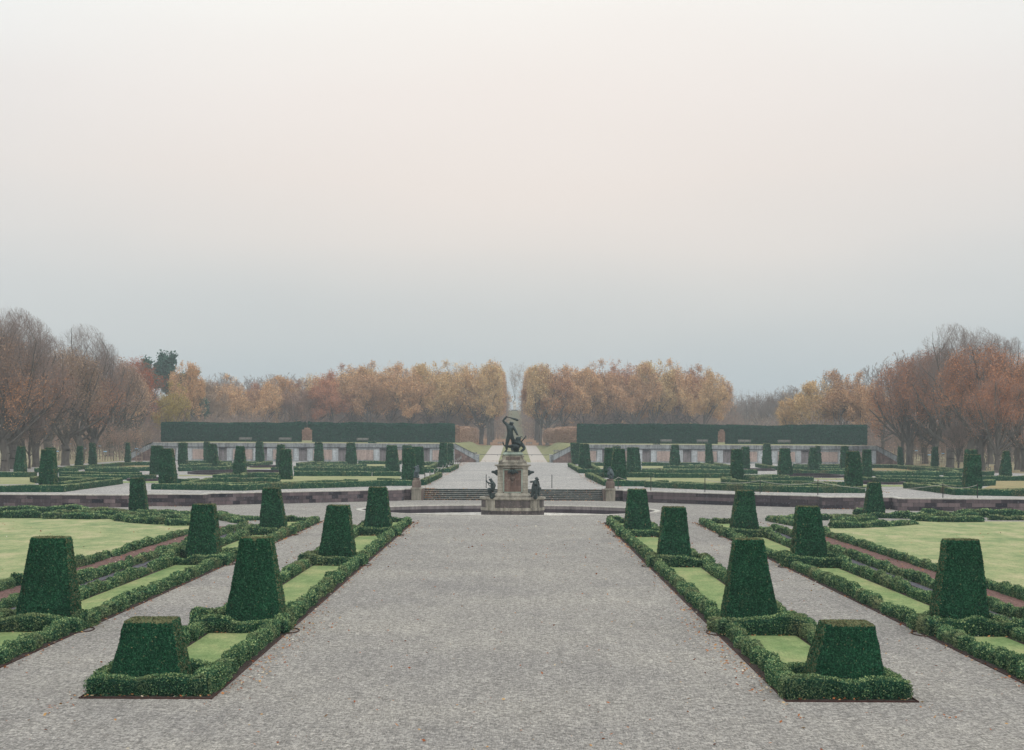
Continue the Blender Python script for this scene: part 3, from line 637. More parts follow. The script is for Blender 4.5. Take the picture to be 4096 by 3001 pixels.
# ------------------------------------------------------------------ hedges of the upper terrace
HZ = 0.55
def H(pts, top=True, w=0.5, h=HZ, rag=0.03, **k):
    z = ZT+h if top else ZT
    P = [W(px, py, z) for px, py in pts]
    P = [(x, y+w*0.5) for x, y in P] if top else [(x, y+w*0.5) for x, y in P]
    for i in range(1, len(P)):                  # keep nearly level runs parallel to the terrace edge
        if abs(pts[i][1]-pts[i-1][1]) < 4 and abs(P[i][0]-P[i-1][0]) > 3 and abs(P[i][1]-P[i-1][1]) < 2.5: P[i] = (P[i][0], P[i-1][1]*0.5+P[i][1]*0.5)
    Ym = np.mean([p[1] for p in P])
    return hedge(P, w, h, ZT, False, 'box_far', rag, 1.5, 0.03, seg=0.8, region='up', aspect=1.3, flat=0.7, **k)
for p in [
 [(-60,1943),(249,1942),(480,1914)], [(480,1912),(240,1906)], [(240,1930),(371,1915),(240,1909)], [(-60,1890),(150,1890)],
 [(240,1887),(560,1893)], [(150,1904),(127,1907),(150,1912)], [(240,1901),(400,1899),(631,1898)], [(137,1873),(316,1873)], [(340,1873),(561,1873)],
 [(237,1869),(478,1851),(533,1848.6),(597,1848.6)], [(340,1869.5),(597,1868)],
 [(609,1934),(967,1938.5),(1069,1934),(1258,1930),(1429,1925),(1536,1923)], [(714,1917),(790,1915)], [(730,1930),(967,1931),(1180,1925.6),(1374,1920)],
 [(729,1931),(835,1914.6)], [(835,1913.8),(1055,1911),(1113,1912)], [(928,1892.6),(861,1899),(989,1899.5)], [(956,1896.7),(1000,1891),(1115,1891)],
 [(1063,1902),(1113,1903.6)], [(1084,1870.6),(1115,1870.6)], [(1176,1871),(1464,1871)], [(1466,1872),(1545,1872)], [(1174,1866),(1538,1867)],
 [(1253,1846),(1188,1853),(1380,1857)], [(1209,1862),(1385,1858),(1461,1857)], [(1258,1850),(1382,1847)], [(1433,1844),(1604,1845)], [(1698,1848.6),(1750,1850)],
 [(1176,1886.5),(1487,1887)], [(1490,1887),(1604,1887)], [(1379,1918),(1429,1918)], [(1539,1921.5),(1682,1921)], [(1690,1920),(1760,1890)], [(1702,1870),(1750,1853)], [(1701,1875),(1790,1874),(1828,1858)],
 [(1515,1917),(1604,1919)], [(714,1869),(894,1868),(927,1861)], [(714,1858),(791,1858),(931,1850)], [(752,1853),(928,1853)], [(754,1844.5),(931,1844.5)],
 [(983,1852),(1020,1854),(1085,1844.5)], [(986,1847),(1033,1847)], [(880,1858),(931,1858)],
 [(2280,1854),(2325,1877),(2413,1878)], [(2363,1854),(2393,1874)], [(2367,1851),(2413,1851)], [(2568,1851),(2675,1851)], [(2723,1851),(2806,1852)],
 [(2352,1891),(2425,1922)], [(2369,1892),(2413,1892.6)], [(2509,1892.6),(2614,1893)], [(2619,1894),(2920,1894.5)], [(2428,1923),(2583,1924)],
 [(2586,1927),(2668,1930),(2880,1938),(3012,1943),(3281,1947.6),(3460,1948)], [(2626,1924),(2672,1924)], [(2693,1928),(2900,1933),(3372,1943)],
 [(2569,1875),(2844,1875)], [(2569,1880),(2650,1880)], [(2654,1880),(2920,1879.6),(3027,1879.6)], [(2655,1864),(2920,1865)], [(2723,1861),(2861,1861)], [(2806,1853),(2864,1860)],
 [(2861,1852),(2920,1862)], [(2921,1908),(2895,1909),(2897,1914),(2957,1921),(2995,1923)], [(2980,1898),(3127,1899.5),(3153,1904)], [(2994,1912),(3072,1908),(3247,1907)],
 [(2980,1905),(3080,1902)], [(3013,1920),(3265,1927),(3361,1941)], [(3287,1927),(3375,1930)], [(3028,1855.5),(3097,1866.5),(3108,1866.5)], [(3173,1857),(3358,1859)],
 [(3173,1865.6),(3356,1866)], [(3173,1876.6),(3214,1883),(3376,1882)], [(3279,1874.7),(3376,1874)],
 [(3492,1859.6),(3574,1859.6),(3846,1883)], [(3618,1861),(3847,1876)], [(3492,1883),(3846,1886)], [(3492,1888),(3650,1889)], [(3656,1889),(3758,1889.5)], [(3780,1890),(3847,1890)], [(3927,1886),(3974,1886)],
 [(3506,1903.6),(3844,1904)], [(3928,1905),(4170,1905)], [(3456,1909),(3476,1910.5),(3751,1918.7),(3844,1920)], [(3626,1931),(3833,1956),(4150,1961)],
 [(3644,1930),(3723,1930.5)], [(3725,1932),(3843,1945)], [(3734,1930),(3844,1928)], [(3930,1924),(3975,1922),(3945,1918)], [(3930,1954.5),(4150,1956)]]:
    H(p)
# label the terrace hedges: by zone, then counted from the front
ZONES = [(-1e9, -30, 'at the left end of the terrace'), (-30, -16, 'in the left terrace compartments'), (-16, 0, 'just left of the terrace path'),
         (0, 16, 'just right of the terrace path'), (16, 30, 'in the right terrace compartments'), (30, 1e9, 'at the right end of the terrace')]
for x0, x1, zn in ZONES:
    hs = sorted([h for h in HEDGES if x0 <= h[2]*165/h[3] < x1], key=lambda h: h[3])
    for i, h in enumerate(hs): tag(h[0], f'clipped box hedge {zn}, {ORD[i]} from the front', 'hedge', 'clipped box hedges of the upper terrace')
# lawns of the upper terrace
def Lw(name, pts, m, dz=0.02): sheet(name, [W(px, py, ZT+dz) for px, py in pts], ZT+dz, M[m])
Lw('terrace_lawn', [(-60,1938),(140,1937),(150,1908),(-60,1906)], 'lawn_up'); Lw('terrace_lawn', [(1000,1929),(1600,1921),(1604,1904),(1100,1905)], 'lawn_up')
Lw('terrace_lawn', [(2509,1911),(2895,1930),(2900,1911),(2509,1909)], 'lawn_up'); Lw('terrace_lawn', [(2480,1926),(2890,1932),(2900,1911),(2500,1909)], 'lawn_up', 0.024)
Lw('terrace_lawn', [(440,1867),(597,1867),(597,1858),(520,1858)], 'leafy'); Lw('leafy_lawn', [(3492,1882),(3720,1884),(3640,1873),(3492,1871)], 'leafy')
Lw('leafy_lawn', [(3930,1954),(4150,1956),(4150,1918),(3975,1918),(3975,1938)], 'leafy')
Lw('terrace_lawn', [(1462,1865),(1545,1866),(1545,1857),(1462,1857)], 'lawn_up'); Lw('terrace_lawn', [(1698,1868),(1745,1868),(1755,1858),(1700,1857)], 'lawn_up')
Lw('terrace_lawn', [(2569,1873),(2655,1873),(2655,1864),(2569,1864)], 'lawn_up'); Lw('terrace_lawn', [(2390,1873),(2413,1873),(2413,1864),(2385,1864)], 'lawn_up')
Lw('grass_verge', [(483,1932),(635,1932),(635,1925.5),(483,1925.5)], 'lawn'); Lw('grass_verge', [(715,1904.5),(860,1904.5),(880,1900),(715,1900)], 'lawn_up'); Lw('grass_verge', [(990,1876),(1115,1876),(1115,1871),(990,1871)], 'lawn_up')
Lw('grass_verge', [(3410,1946),(3626,1947),(3626,1940),(3440,1940)], 'lawn'); Lw('grass_verge', [(3247,1918),(3376,1920),(3376,1914),(3260,1912.5)], 'lawn_up')
# small sunken basins of the terrace : stone curb with dark inside
def pool(px0, px1, py0, py1, label):
    (xa, ya), (xb, _) = W(px0, py1, ZT), W(px1, py1, ZT); _, yb = W((px0+px1)/2, py0, ZT); n = 28; cx, cy, a, b = (xa+xb)/2, (ya+yb)/2, (xb-xa)/2, (yb-ya)/2
    def rg(s, z): return [((a+s)*(abs(cos(2*pi*i/n))**0.8)*(1 if cos(2*pi*i/n) > 0 else -1), (b+s)*(abs(sin(2*pi*i/n))**0.8)*(1 if sin(2*pi*i/n) > 0 else -1), z) for i in range(n)]
    r = empty('garden_basin', (cx, cy, ZT), label, 'basin', 'small basins of the upper terrace')
    mb = MB(); mb.loft([rg(0, 0), rg(0, 0.24), rg(-0.45, 0.24), rg(-0.45, 0.03)], cap=False); mb.build('curb', M['basindark'], r)
    mb = MB(); mb.loft([rg(0.01, 0.242), rg(-0.46, 0.242)], cap=False); mb.build('curb_top', M['basinwall'], r)
    mb = MB(); mb.add(rg(-0.4, 0.05), [tuple(range(n))]); mb.build('water', M['water'], r)
pool(705, 1110, 1886, 1899, 'large dark oval basin between the left hedge compartments'); pool(483, 650, 1917, 1925, 'long low stone basin left, behind the slim left yew pillar')
pool(3165, 3400, 1901, 1911, 'dark stone basin in the leaf-strewn gravel of the right compartments'); pool(3430, 3640, 1931, 1938, 'long low stone basin beside the slim right yew pillar')
pool(2990, 3110, 1880, 1884, 'small basin far right behind the middle hedge compartments'); pool(985, 1125, 1867, 1871, 'small basin far left near the terrace wall')
# ------------------------------------------------------------------ topiaries of the upper terrace
UT = []
def U(x0, s, xl, xr, yb, tl, tr, yt):
    f = lambda v: x0+v/s
    UT.append((f(xl), f(xr), 1740+yb/s, f(tl), f(tr), 1740+yt/s))
S_ = 3.637
for a in [(190,400,540,228,362,165),(555,860,728,600,825,215),(610,850,640,640,815,185),(1080,1220,475,1095,1195,162),(1282,1425,435,1298,1398,115),(1805,1915,395,1815,1885,112)]: U(0, S_, *a)
for a in [(130,335,570,155,345,158),(265,560,705,318,525,200),(545,705,425,540,680,112),(922,1045,380,934,1030,100),(962,1160,462,985,1128,130),(1338,1562,572,1370,1508,163),(1675,1820,390,1698,1812,97),(1973,2130,468,1995,2122,140),(2018,2235,640,2045,2212,205)]: U(560, S_, *a)
for a in [(418,578,390,440,560,107),(880,1060,428,902,1035,115),(1197,1348,372,1208,1330,95),(1458,1678,530,1490,1650,152),(1700,1870,408,1712,1857,150),(1694,1925,655,1725,1895,197),(1822,2035,565,1817,1998,173)]: U(1140, S_, *a)
for a in [(-50,60,420,-40,100,115),(48,240,490,65,205,130),(535,680,400,548,662,165),(410,620,615,445,605,188),(498,758,665,527,712,203),(748,975,550,765,945,183),(1115,1265,398,1128,1240,130),(1370,1540,455,1388,1505,143),(1893,2025,425,1900,1998,130)]: U(2300, S_, *a)
for a in [(145,360,665,160,320,208),(290,445,500,290,418,172),(608,765,440,622,735,122),(828,1070,595,862,1022,198),(1268,1450,515,1290,1412,182),(1375,1490,440,1388,1467,158),(1735,1890,480,1755,1880,165),(1805,2095,755,1840,2055,238),(2040,2225,612,2050,2190,215)]: U(2880, S_, *a)
for a in [(408,515,432,425,497,170),(888,1020,473,905,998,172),(1340,1655,790,1375,1615,285),(1362,1612,640,1390,1590,215),(1885,2090,593,1912,2022,232)]: U(3476, S_, *a)
sc = 2.202
UT.append((1024+1605/sc, 1024+1695/sc, 1400+1030/sc, 1024+1612/sc, 1024+1680/sc, 1400+815/sc)); UT.append((1024+1680/sc, 1024+1745/sc, 1400+1010/sc, 1024+1680/sc, 1024+1735/sc, 1400+820/sc))
tp = []
for (xl, xr, yb, tl, tr, yt) in UT:
    pc = (xl+xr)/2; x, y = W(pc, yb+3, ZT); skew = 1+abs(pc-VX)/FPX*0.8
    wb = (xr-xl)/FPX*y/skew; wt = (tr-tl)/FPX*y/skew; yc = y+wb/2; xc = (pc-VX)/FPX*(yc+wb*0.0)+0.0
    zt = WD(pc, yt, yc)[2]; tp.append([xc, yc, wb, wt, zt-ZT])
rows = {}
for t in tp:
    zone = [i for i, z in enumerate(ZONES) if z[0] <= t[0]*165/t[1] < z[1]][0]; rows.setdefault(zone, []).append(t)
for zone, ts in rows.items():
    ts.sort(key=lambda t: t[0]/t[1])
    for i, (x, y, wb, wt, h) in enumerate(ts):
        dist = 'near' if y < 200 else ('mid-distance' if y < 262 else 'distant'); hh = 'tall slender' if h/wb > 1.75 else 'broad'
        topiary(x, y, ZT, wb, wt, h, f'{hh} {dist} yew pillar {ZONES[zone][2]}, {ORD[i]} from the left', 'clipped yews of the upper terrace', rounded=0.02)
# ------------------------------------------------------------------ posts and ropes
def post(x, y, label, h=1.25, z=ZT, grp='thin black posts carrying ropes'):
    mb = MB(); mb.tube([(0, 0, -0.05), (0, 0, h-0.05)], 0.036, 8); mb.lathe(0, 0, [(0.001, h), (0.03, h-0.02), (0.034, h-0.05), (0.02, h-0.08)], 8)
    o = mb.build('rope_post', M['black'], None, (x, y, z)); tag(o, label, 'post', grp); return (x, y, z+h-0.12)
def rope(a, b, label, sag=0.3, n=10):
    a, b = np.array(a), np.array(b); mb = MB()
    mb.tube([a+(b-a)*t/n-np.array([0, 0, sag*4*(t/n)*(1-t/n)]) for t in range(n+1)], 0.019, 5)
    o = mb.build('rope', M['rope']); tag(o, label, 'rope', 'ropes sagging between the posts')
rp = []
for i, (px, py) in enumerate([(2472.4,1957.5),(2603.5,1963.5),(2819.6,1968.6),(3040.3,1974.5),(3271.3,1981),(3771.5,1994),(3909.9,1994.7)]):
    x, y = W(px, py, ZT); rp.append(post(x, y, f'thin black post behind the right wall, {ORD[i]} from the steps'))
for i in range(6):
    if i != 1: rope(rp[i], rp[i+1], f'rope behind the right wall between posts {ORD[i]} and {ORD[i+1]}', 0.28 if i != 4 else 0.5)
rope((8.9, 164.6, ZT+1.0), rp[0], 'short rope from the right pedestal to the first post', 0.1)
lp = []
for i in range(14):
    t = i/13; ppx = 1699+(1845-1699)*(1-(1-t)**1.9); ppy = 1940+(1851-1940)*(1-(1-t)**1.9)
    x, y = W(ppx, ppy, ZT); lp.append(post(x, y, f'thin black post along the left side of the central path, {ORD[i]} from the front'))
for i in range(13): rope(lp[i], lp[i+1], f'rope on the left side of the central path, {ORD[i]} from the front', 0.45)
x, y = W(1944.5, 1953, ZT); post(x, y, 'single black post left of the fountain pedestal at the top of the steps', 1.3, grp='single black posts on the steps'); x, y = W(2207.5, 1953, ZT); post(x, y, 'single black post right of the fountain pedestal at the top of the steps', 1.3, grp='single black posts on the steps')
# ------------------------------------------------------------------ fountain pedestal and bronzes
FX, FY = -0.10, 140.7
ft = empty('fountain_pedestal', (FX, FY, -0.66), 'tall stone fountain pedestal on a round drum in the middle of the basin', 'fountain')
def ngon(r, z, n=32, piers=0.0, a0=0.0):
    P = []
    for i in range(n):
        a = 2*pi*i/n+a0; q = (a-pi/4) % (pi/2); q = min(q, pi/2-q); e = piers if q < 0.28 else 0
        P.append(((r+e)*cos(a), (r+e)*sin(a), z))
    return P
def drum(name, r, z0, z1, m, piers=0.0, n=48):
    mb = MB(); mb.loft([ngon(r, z0+0.66, n, piers), ngon(r, z1+0.66, n, piers)]); mb.build(name, m, ft)
drum('drum_base', 2.46, -0.68, 0.13, M['darkpanel'], 0.05); drum('drum_band', 2.50, 0.13, 0.35, M['pale'], 0.06)
drum('drum_panels', 2.44, 0.35, 0.95, M['darkpanel'])
for a in (45, 135, 225, 315):
    mb = MB(); rr = 2.50; A = radians(a); ds = [-0.2, -0.1, 0, 0.1, 0.2]
    mb.loft([[((2.30)*cos(A+d), (2.30)*sin(A+d), z) for d in ds]+[((rr)*cos(A+d), rr*sin(A+d), z) for d in ds[::-1]] for z in (1.01, 1.61)]); mb.build('drum_pier', M['pale'], ft)
mb = MB(); mb.loft([ngon(2.50, 1.61, 48, .05), ngon(2.58, 1.68, 48, .05), ngon(2.58, 1.815, 48, .05), ngon(2.2, 1.815, 48), ngon(2.2, 1.70, 48)], cap=False); mb.build('drum_rim', M['pale'], ft)
mb = MB(); mb.add(ngon(2.25, 1.74, 48), [tuple(range(48))]); mb.build('drum_water', M['basindark'], ft)
def sqz(name, prof, m, bevel=0): mb = MB(); mb.lathe(0, 0, [(r, z+0.66) for r, z in prof], sq=True); return mb.build(name, m, ft, bevel=bevel)
sqz('plinth', [(1.42, 1.05), (1.42, 1.28), (1.34, 1.36), (1.22, 1.45), (1.22, 1.47)], M['pale'])
sqz('shaft', [(1.02, 1.45), (1.02, 3.42)], M['redpanel'])
for sx in (-1, 1):
    for sy in (-1, 1):
        mb = MB(); a, b = sorted((sx*0.77, sx*1.18)); c, d = sorted((sy*0.77, sy*1.18)); mb.box(a, b, c, d, 1.47+0.66, 3.40+0.66); mb.build('corner_pier', stone('pier_stone', (0.41, 0.375, 0.31), (3.0, 0.275), 0.4, 0.5, 0.08, (0.3, 0.27, 0.2)) if 'pier_stone' not in bpy.data.materials else bpy.data.materials['pier_stone'], ft)
for s in (-1, 1):
    mb = MB(); a, b = sorted((s*0.66, s*0.765)); mb.box(a, b, -1.10, -1.02, 1.55+.66, 3.32+.66); mb.build('panel_frame', M['palegreen'], ft)
for z_ in (3.24, 1.48): mb = MB(); mb.box(-0.66, 0.66, -1.10, -1.02, z_+.66, z_+.74); mb.build('panel_frame', M['palegreen'], ft)
sqz('cornice', [(1.16, 3.38), (1.24, 3.40), (1.20, 3.50), (1.27, 3.54), (1.40, 3.60), (1.42, 3.65), (1.18, 3.68)], M['pale'])
sqz('upper_step', [(1.14, 3.66), (1.14, 3.72), (1.10, 3.74), (1.10, 3.83)], M['pale'])
sqz('concave_block', [(0.92, 3.83), (0.92, 3.88), (0.84, 3.96), (0.76, 4.10), (0.71, 4.25), (0.70, 4.38)], M['pale'])
for sx in (-1, 1):
    for sy in (-1, 1):
        mb = MB(); mb.tube([(sx*0.74, sy*0.74, 4.36+.66), (sx*0.80, sy*0.80, 4.30+.66), (sx*0.76, sy*0.76, 4.2+.66), (sx*0.82, sy*0.82, 4.06+.66), (sx*0.92, sy*0.92, 3.93+.66), (sx*1.02, sy*1.0, 3.88+.66)], [0.07, 0.09, 0.06, 0.06, 0.08, 0.07], 8); mb.build('scroll_foot', M['pale'], ft, smooth=True)
mb = MB(); mb.box(-0.55, 0.55, -0.80, -0.70, 3.95+.66, 4.28+.66); mb.build('block_panel', M['pinkstone'], ft)
sqz('top_slab', [(0.70, 4.38), (0.74, 4.40), (0.80, 4.46), (0.80, 4.52), (0.74, 4.55), (0.74, 4.64)], M['palegreen'])
# skinned figures -----------------------------------------------------
def figure(name, nodes, edges, mat, parent, origin, root=0, sub=2):
    """nodes: (x,y,z,r) world; grown as one continuous skin"""
    me = bpy.data.meshes.new(name); ox, oy, oz = origin
    me.from_pydata([(x-ox, y-oy, z-oz) for x, y, z, r in nodes], edges, []); me.materials.append(mat)
    o = link(name, me, parent, (0, 0, 0) if parent else origin)
    sk = o.modifiers.new('skin', 'SKIN'); sk.use_smooth_shade = True; sk.branch_smoothing = 0.3
    for i, (x, y, z, r) in enumerate(nodes):
        d = me.skin_vertices[0].data[i]; d.radius = (r*1.6, r*1.6); d.use_root = (i == root); d.use_loose = False
    sb = o.modifiers.new('subdivision', 'SUBSURF'); sb.levels = sub; sb.render_levels = sub
    return o
def PX(x0, y0, s, Y): return lambda cx, cy, d=0.0: WD(x0+cx/s, y0+cy/s, Y+d)
def nodes_from(P, lst): return [(*P(cx, cy, d), r) for cx, cy, d, r in lst]
sg = empty('bronze_statue', (FX, FY, 4.64), 'dark bronze nude man swinging a club over a fallen horned centaur on the pedestal', 'statue')
Hc = PX(1950, 1640, 8.26, 140.6); org = (FX, FY, 4.64)
m = [(745,850,0,.17),(742,740,0,.165),(745,640,0,.20),(752,555,0,.215),(775,480,0,.085),(795,430,-.03,.11),(803,385,-.05,.125),          # 0-6 pelvis..head
     (665,500,0,.10),(590,440,-.02,.075),(510,360,-.05,.062),(570,290,-.05,.058),(625,240,-.05,.05),                                    # 7-11 raised arm
     (855,560,0,.10),(900,650,-.08,.078),(945,730,-.15,.062),(975,800,-.2,.055),(995,845,-.22,.055),                                     # 12-16 other arm
     (700,905,0,.135),(665,1000,0,.115),(645,1100,-.02,.08),(625,1200,.02,.085),(635,1320,.02,.05),(590,1372,-.12,.045),                 # 17-22 leg
     (800,900,.03,.13),(840,1000,.05,.11),(850,1100,.06,.078),(830,1190,.12,.08),(815,1290,.16,.05),(850,1335,.05,.045)]                  # 23-28 leg
e = [(0,1),(1,2),(2,3),(3,4),(4,5),(5,6),(3,7),(7,8),(8,9),(9,10),(10,11),(3,12),(12,13),(13,14),(14,15),(15,16),(0,17),(17,18),(18,19),(19,20),(20,21),(21,22),(0,23),(23,24),(24,25),(25,26),(26,27),(27,28)]
figure('man', nodes_from(Hc, m), e, M['bronze'], sg, org)
mb = MB(); pts = [Hc(600,222,-.05), Hc(640,232,-.07), Hc(700,245,-.08), Hc(800,275,-.1), Hc(900,305,-.12), Hc(980,335,-.14), Hc(1025,350,-.15)]
mb.tube([np.array(p)-np.array(org) for p in pts], [.045,.035,.035,.06,.09,.105,.05], 10); mb.build('club', M['bronze'], sg, smooth=True)
mb = MB()
for k_ in range(4): a_ = np.array(Hc(612+k_*11, 228+k_*3, -.11))-np.array(org); mb.tube([a_+np.array([0,.03,.06]), a_+np.array([0,-.035,.05]), a_+np.array([0,-.045,-.01]), a_+np.array([0,.01,-.05])], [.018,.02,.018,.014], 6)
mb.build('fingers', M['bronze'], sg, smooth=True)
c = [(960,1230,0,.27),(975,1130,-.02,.27),(1000,1060,-.05,.20),(1015,990,-.1,.12),(1020,930,-.14,.155),(1010,880,-.14,.12),               # 0-5 body, head
     (1110,1120,-.02,.13),(1180,1190,-.05,.10),(1230,1270,-.08,.085),(1170,1330,-.12,.07),(1090,1378,-.16,.06),                           # 6-10 arm propping
     (860,1180,.05,.14),(780,1215,.1,.09),(690,1205,.12,.07),(600,1190,.12,.045),(545,1180,.12,.035),(525,1110,.1,.03),(500,1070,.1,.04), # 11-17 hind leg stretched left
     (830,1270,0,.11),(790,1320,-.05,.07),(850,1350,-.15,.05),
     (960,1330,.1,.2),(1040,1340,.0,.12),
     (900,1010,.05,.09),(850,960,.08,.05),(790,880,.08,.03)]
e = [(0,1),(1,2),(2,3),(3,4),(4,5),(1,6),(6,7),(7,8),(8,9),(9,10),(0,11),(11,12),(12,13),(13,14),(14,15),(15,16),(16,17),(0,18),(18,19),(19,20),(0,21),(21,22),(1,23),(23,24),(24,25)]
figure('centaur', nodes_from(Hc, c), e, M['bronze'], sg, org)
mb = MB()
def T(pts, r, n=6): mb.tube([np.array(Hc(*p))-np.array(org) for p in pts], r, n)
T([(1080,1110,.1),(1130,1040,.08),(1180,980,.05),(1230,920,.03),(1262,885,.02)], [.05,.055,.055,.045,.03]); T([(1262,885,.02),(1266,855,.02),(1270,828,.02)], [.025,.025,.004]); T([(1262,885,.02),(1285,888,.02),(1300,900,.02)], [.025,.02,.004]); mb.build('tail', M['bronze'], sg, smooth=True)
mb = MB(); T([(1080,900,-.12),(1115,880,-.12),(1145,890,-.12),(1160,912,-.12)], [.035,.03,.02,.005]); T([(1010,870,-.16),(1015,840,-.16),(1040,838,-.16)], [.03,.025,.006]); T([(500,1070,.1),(490,1040,.1),(505,1022,.1)], [.02,.015,.006]); T([(505,1065,.1),(535,1045,.1),(540,1030,.1)], [.02,.015,.006]); mb.build('horns_and_hoof', M['bronze'], sg, smooth=True)
mb = MB(); mb.box(-0.70, 0.68, -0.5, 0.5, 0.0, 0.05); mb.build('statue_base', M['bronze'], sg, bevel=0.02)
# lion mask, small mask, spouts
lm = empty('bronze_mask', (FX, FY-1.12, 3.05), 'bronze lion mask with spread mane at the top of the red panel', 'mask')
nd = [(FX,FY-1.15,3.1,.16),(FX-.15,FY-1.12,3.2,.11),(FX-.3,FY-1.1,3.12,.07),(FX-.42,FY-1.1,3.0,.04),(FX+.15,FY-1.12,3.2,.11),(FX+.3,FY-1.1,3.12,.07),(FX+.42,FY-1.1,3.0,.04),(FX,FY-1.24,2.98,.1),(FX-.1,FY-1.13,3.28,.06),(FX+.1,FY-1.13,3.28,.06)]
figure('mask_body', nd, [(0,1),(1,2),(2,3),(0,4),(4,5),(5,6),(0,7),(1,8),(4,9)], M['bronze'], lm, (FX, FY-1.12, 3.05))
sm = empty('stone_mask', (FX, FY-1.05, 2.6), 'small pale drooping stone mask under the bronze lion mask', 'mask')
figure('mask_body', [(FX,FY-1.06,2.78,.1),(FX-.1,FY-1.06,2.72,.05),(FX-.13,FY-1.05,2.5,.03),(FX+.1,FY-1.06,2.72,.05),(FX+.13,FY-1.05,2.5,.03),(FX,FY-1.08,2.6,.08),(FX,FY-1.08,2.42,.05)], [(0,1),(1,2),(0,3),(3,4),(0,5),(5,6)], M['pinkstone'], sm, (FX, FY-1.05, 2.6))
for s in (-1, 1):
    sp = empty('bronze_spout', (FX+s*1.18, FY-0.2, 3.0), f'bronze dragon-head water spout sticking out of the {side_name(s)} side of the pedestal', 'water spout', 'bronze dragon spouts')
    nd = [(FX+s*1.18,FY-.2,3.05,.13),(FX+s*1.26,FY-.2,2.9,.09),(FX+s*1.22,FY-.2,2.78,.05),(FX+s*1.40,FY-.2,3.08,.075),(FX+s*1.56,FY-.2,3.08,.065),(FX+s*1.64,FY-.2,3.12,.04),(FX+s*1.70,FY-.2,3.05,.045),(FX+s*1.2,FY-.2,3.28,.06)]
    figure('dragon_head', nd, [(0,1),(1,2),(0,3),(3,4),(4,5),(4,6),(0,7)], M['bronze'], sp, (FX+s*1.18, FY-0.2, 3.0))
# figures round the drum
def statue(label, P, lst, e, base, mat, extra=None, group=None):
    o = empty('bronze_statue', base, label, 'statue', group)
    figure('body', nodes_from(P, lst), e, mat, o, base)
    return o
P = PX(1880, 1640, 3.756, 138.6); b_ = P(322, 1322)
o = statue('bronze seated nymph bending over a reed, on the left of the fountain drum', P, [(345,1205,0,.15),(355,1150,-.02,.14),(345,1100,-.04,.13),(325,1068,-.06,.06),(305,1045,-.08,.095),(303,1028,-.08,.09),
   (335,1095,-.14,.06),(300,1105,-.25,.045),(258,1085,-.28,.035),(247,1062,-.28,.03),(362,1105,.08,.06),(352,1155,.0,.045),(300,1140,-.2,.035),
   (310,1195,-.12,.11),(275,1180,-.22,.075),(285,1235,-.2,.06),(305,1290,-.18,.04),(345,1215,.05,.11),(300,1210,.02,.075),(320,1260,.02,.06),(345,1300,-.02,.04)],
   [(0,1),(1,2),(2,3),(3,4),(4,5),(2,6),(6,7),(7,8),(8,9),(2,10),(10,11),(11,12),(0,13),(13,14),(14,15),(15,16),(0,17),(17,18),(18,19),(19,20)], b_, M['bronze'])
figure('rock', nodes_from(P, [(325,1300,0,.19),(355,1270,.05,.17),(285,1305,-.05,.13),(365,1305,0,.13)]), [(0,1),(0,2),(0,3)], M['bronze'], o, b_)
mb = MB(); mb.tube([np.array(P(295,1150,-.3))-np.array(b_), np.array(P(248,1062,-.3))-np.array(b_), np.array(P(240,1040,-.3))-np.array(b_)], [.03,.025,.012], 6); mb.tube([np.array(P(290,1020,-.08))-np.array(b_), np.array(P(281,1000,-.08))-np.array(b_)], [.04,.012], 6); mb.build('reed', M['bronze'], o, smooth=True)
P = PX(1880, 1640, 3.756, 138.6); b_ = P(985, 1326)
o = statue('bronze pair of embracing figures, one arm stretched out, right of the pedestal', P, [(960,1200,0,.14),(965,1140,-.03,.15),(975,1085,-.05,.13),(1000,1055,-.08,.06),(1015,1040,-.1,.09),(1022,1025,-.1,.08),
   (945,1080,-.08,.055),(915,1082,-.14,.045),(899,1085,-.2,.04),(1005,1100,-.12,.055),(1015,1150,-.15,.045),
   (945,1245,-.05,.11),(930,1290,-.08,.07),(925,1312,-.1,.05),(990,1215,-.12,.11),(1000,1260,-.15,.07),(985,1310,-.15,.05)],
   [(0,1),(1,2),(2,3),(3,4),(4,5),(2,6),(6,7),(7,8),(2,9),(9,10),(0,11),(11,12),(12,13),(0,14),(14,15),(15,16)], b_, M['bronze'])
figure('second_figure', nodes_from(P, [(1010,1185,.2,.12),(1020,1130,.2,.12),(1015,1080,.2,.11),(1000,1045,.2,.05),(998,1022,.2,.09),(993,1010,.2,.07),(1030,1090,.15,.05),(1028,1140,.1,.045),(1035,1195,.1,.1),(1025,1240,.05,.07),(1040,1300,.05,.045)]), [(0,1),(1,2),(2,3),(3,4),(4,5),(2,6),(6,7),(0,8),(8,9),(9,10)], M['bronze'], o, b_)
figure('rock', nodes_from(P, [(985,1305,0,.2),(940,1305,.05,.15),(1030,1308,0,.15),(985,1270,.1,.14)]), [(0,1),(0,2),(0,3)], M['bronze'], o, b_)
P = PX(1640, 1830, 9.18, 164.0); b_ = P(230, 770)
o = statue('small bluish bronze figure with raised arm on the left step pedestal', P, [(235,560,0,.15),(250,480,0,.13),(262,390,0,.14),(280,340,0,.06),(292,310,-.03,.085),(298,290,-.04,.08),
   (215,360,0,.06),(165,365,-.05,.045),(135,388,-.1,.04),(320,400,0,.06),(335,490,-.05,.045),(310,545,-.15,.04),
   (190,590,-.05,.11),(180,660,-.08,.07),(165,745,-.05,.05),(275,600,-.1,.11),(265,670,-.1,.07),(240,745,-.12,.05)],
   [(0,1),(1,2),(2,3),(3,4),(4,5),(2,6),(6,7),(7,8),(2,9),(9,10),(10,11),(0,12),(12,13),(13,14),(0,15),(15,16),(16,17)], b_, M['bronze_l'])
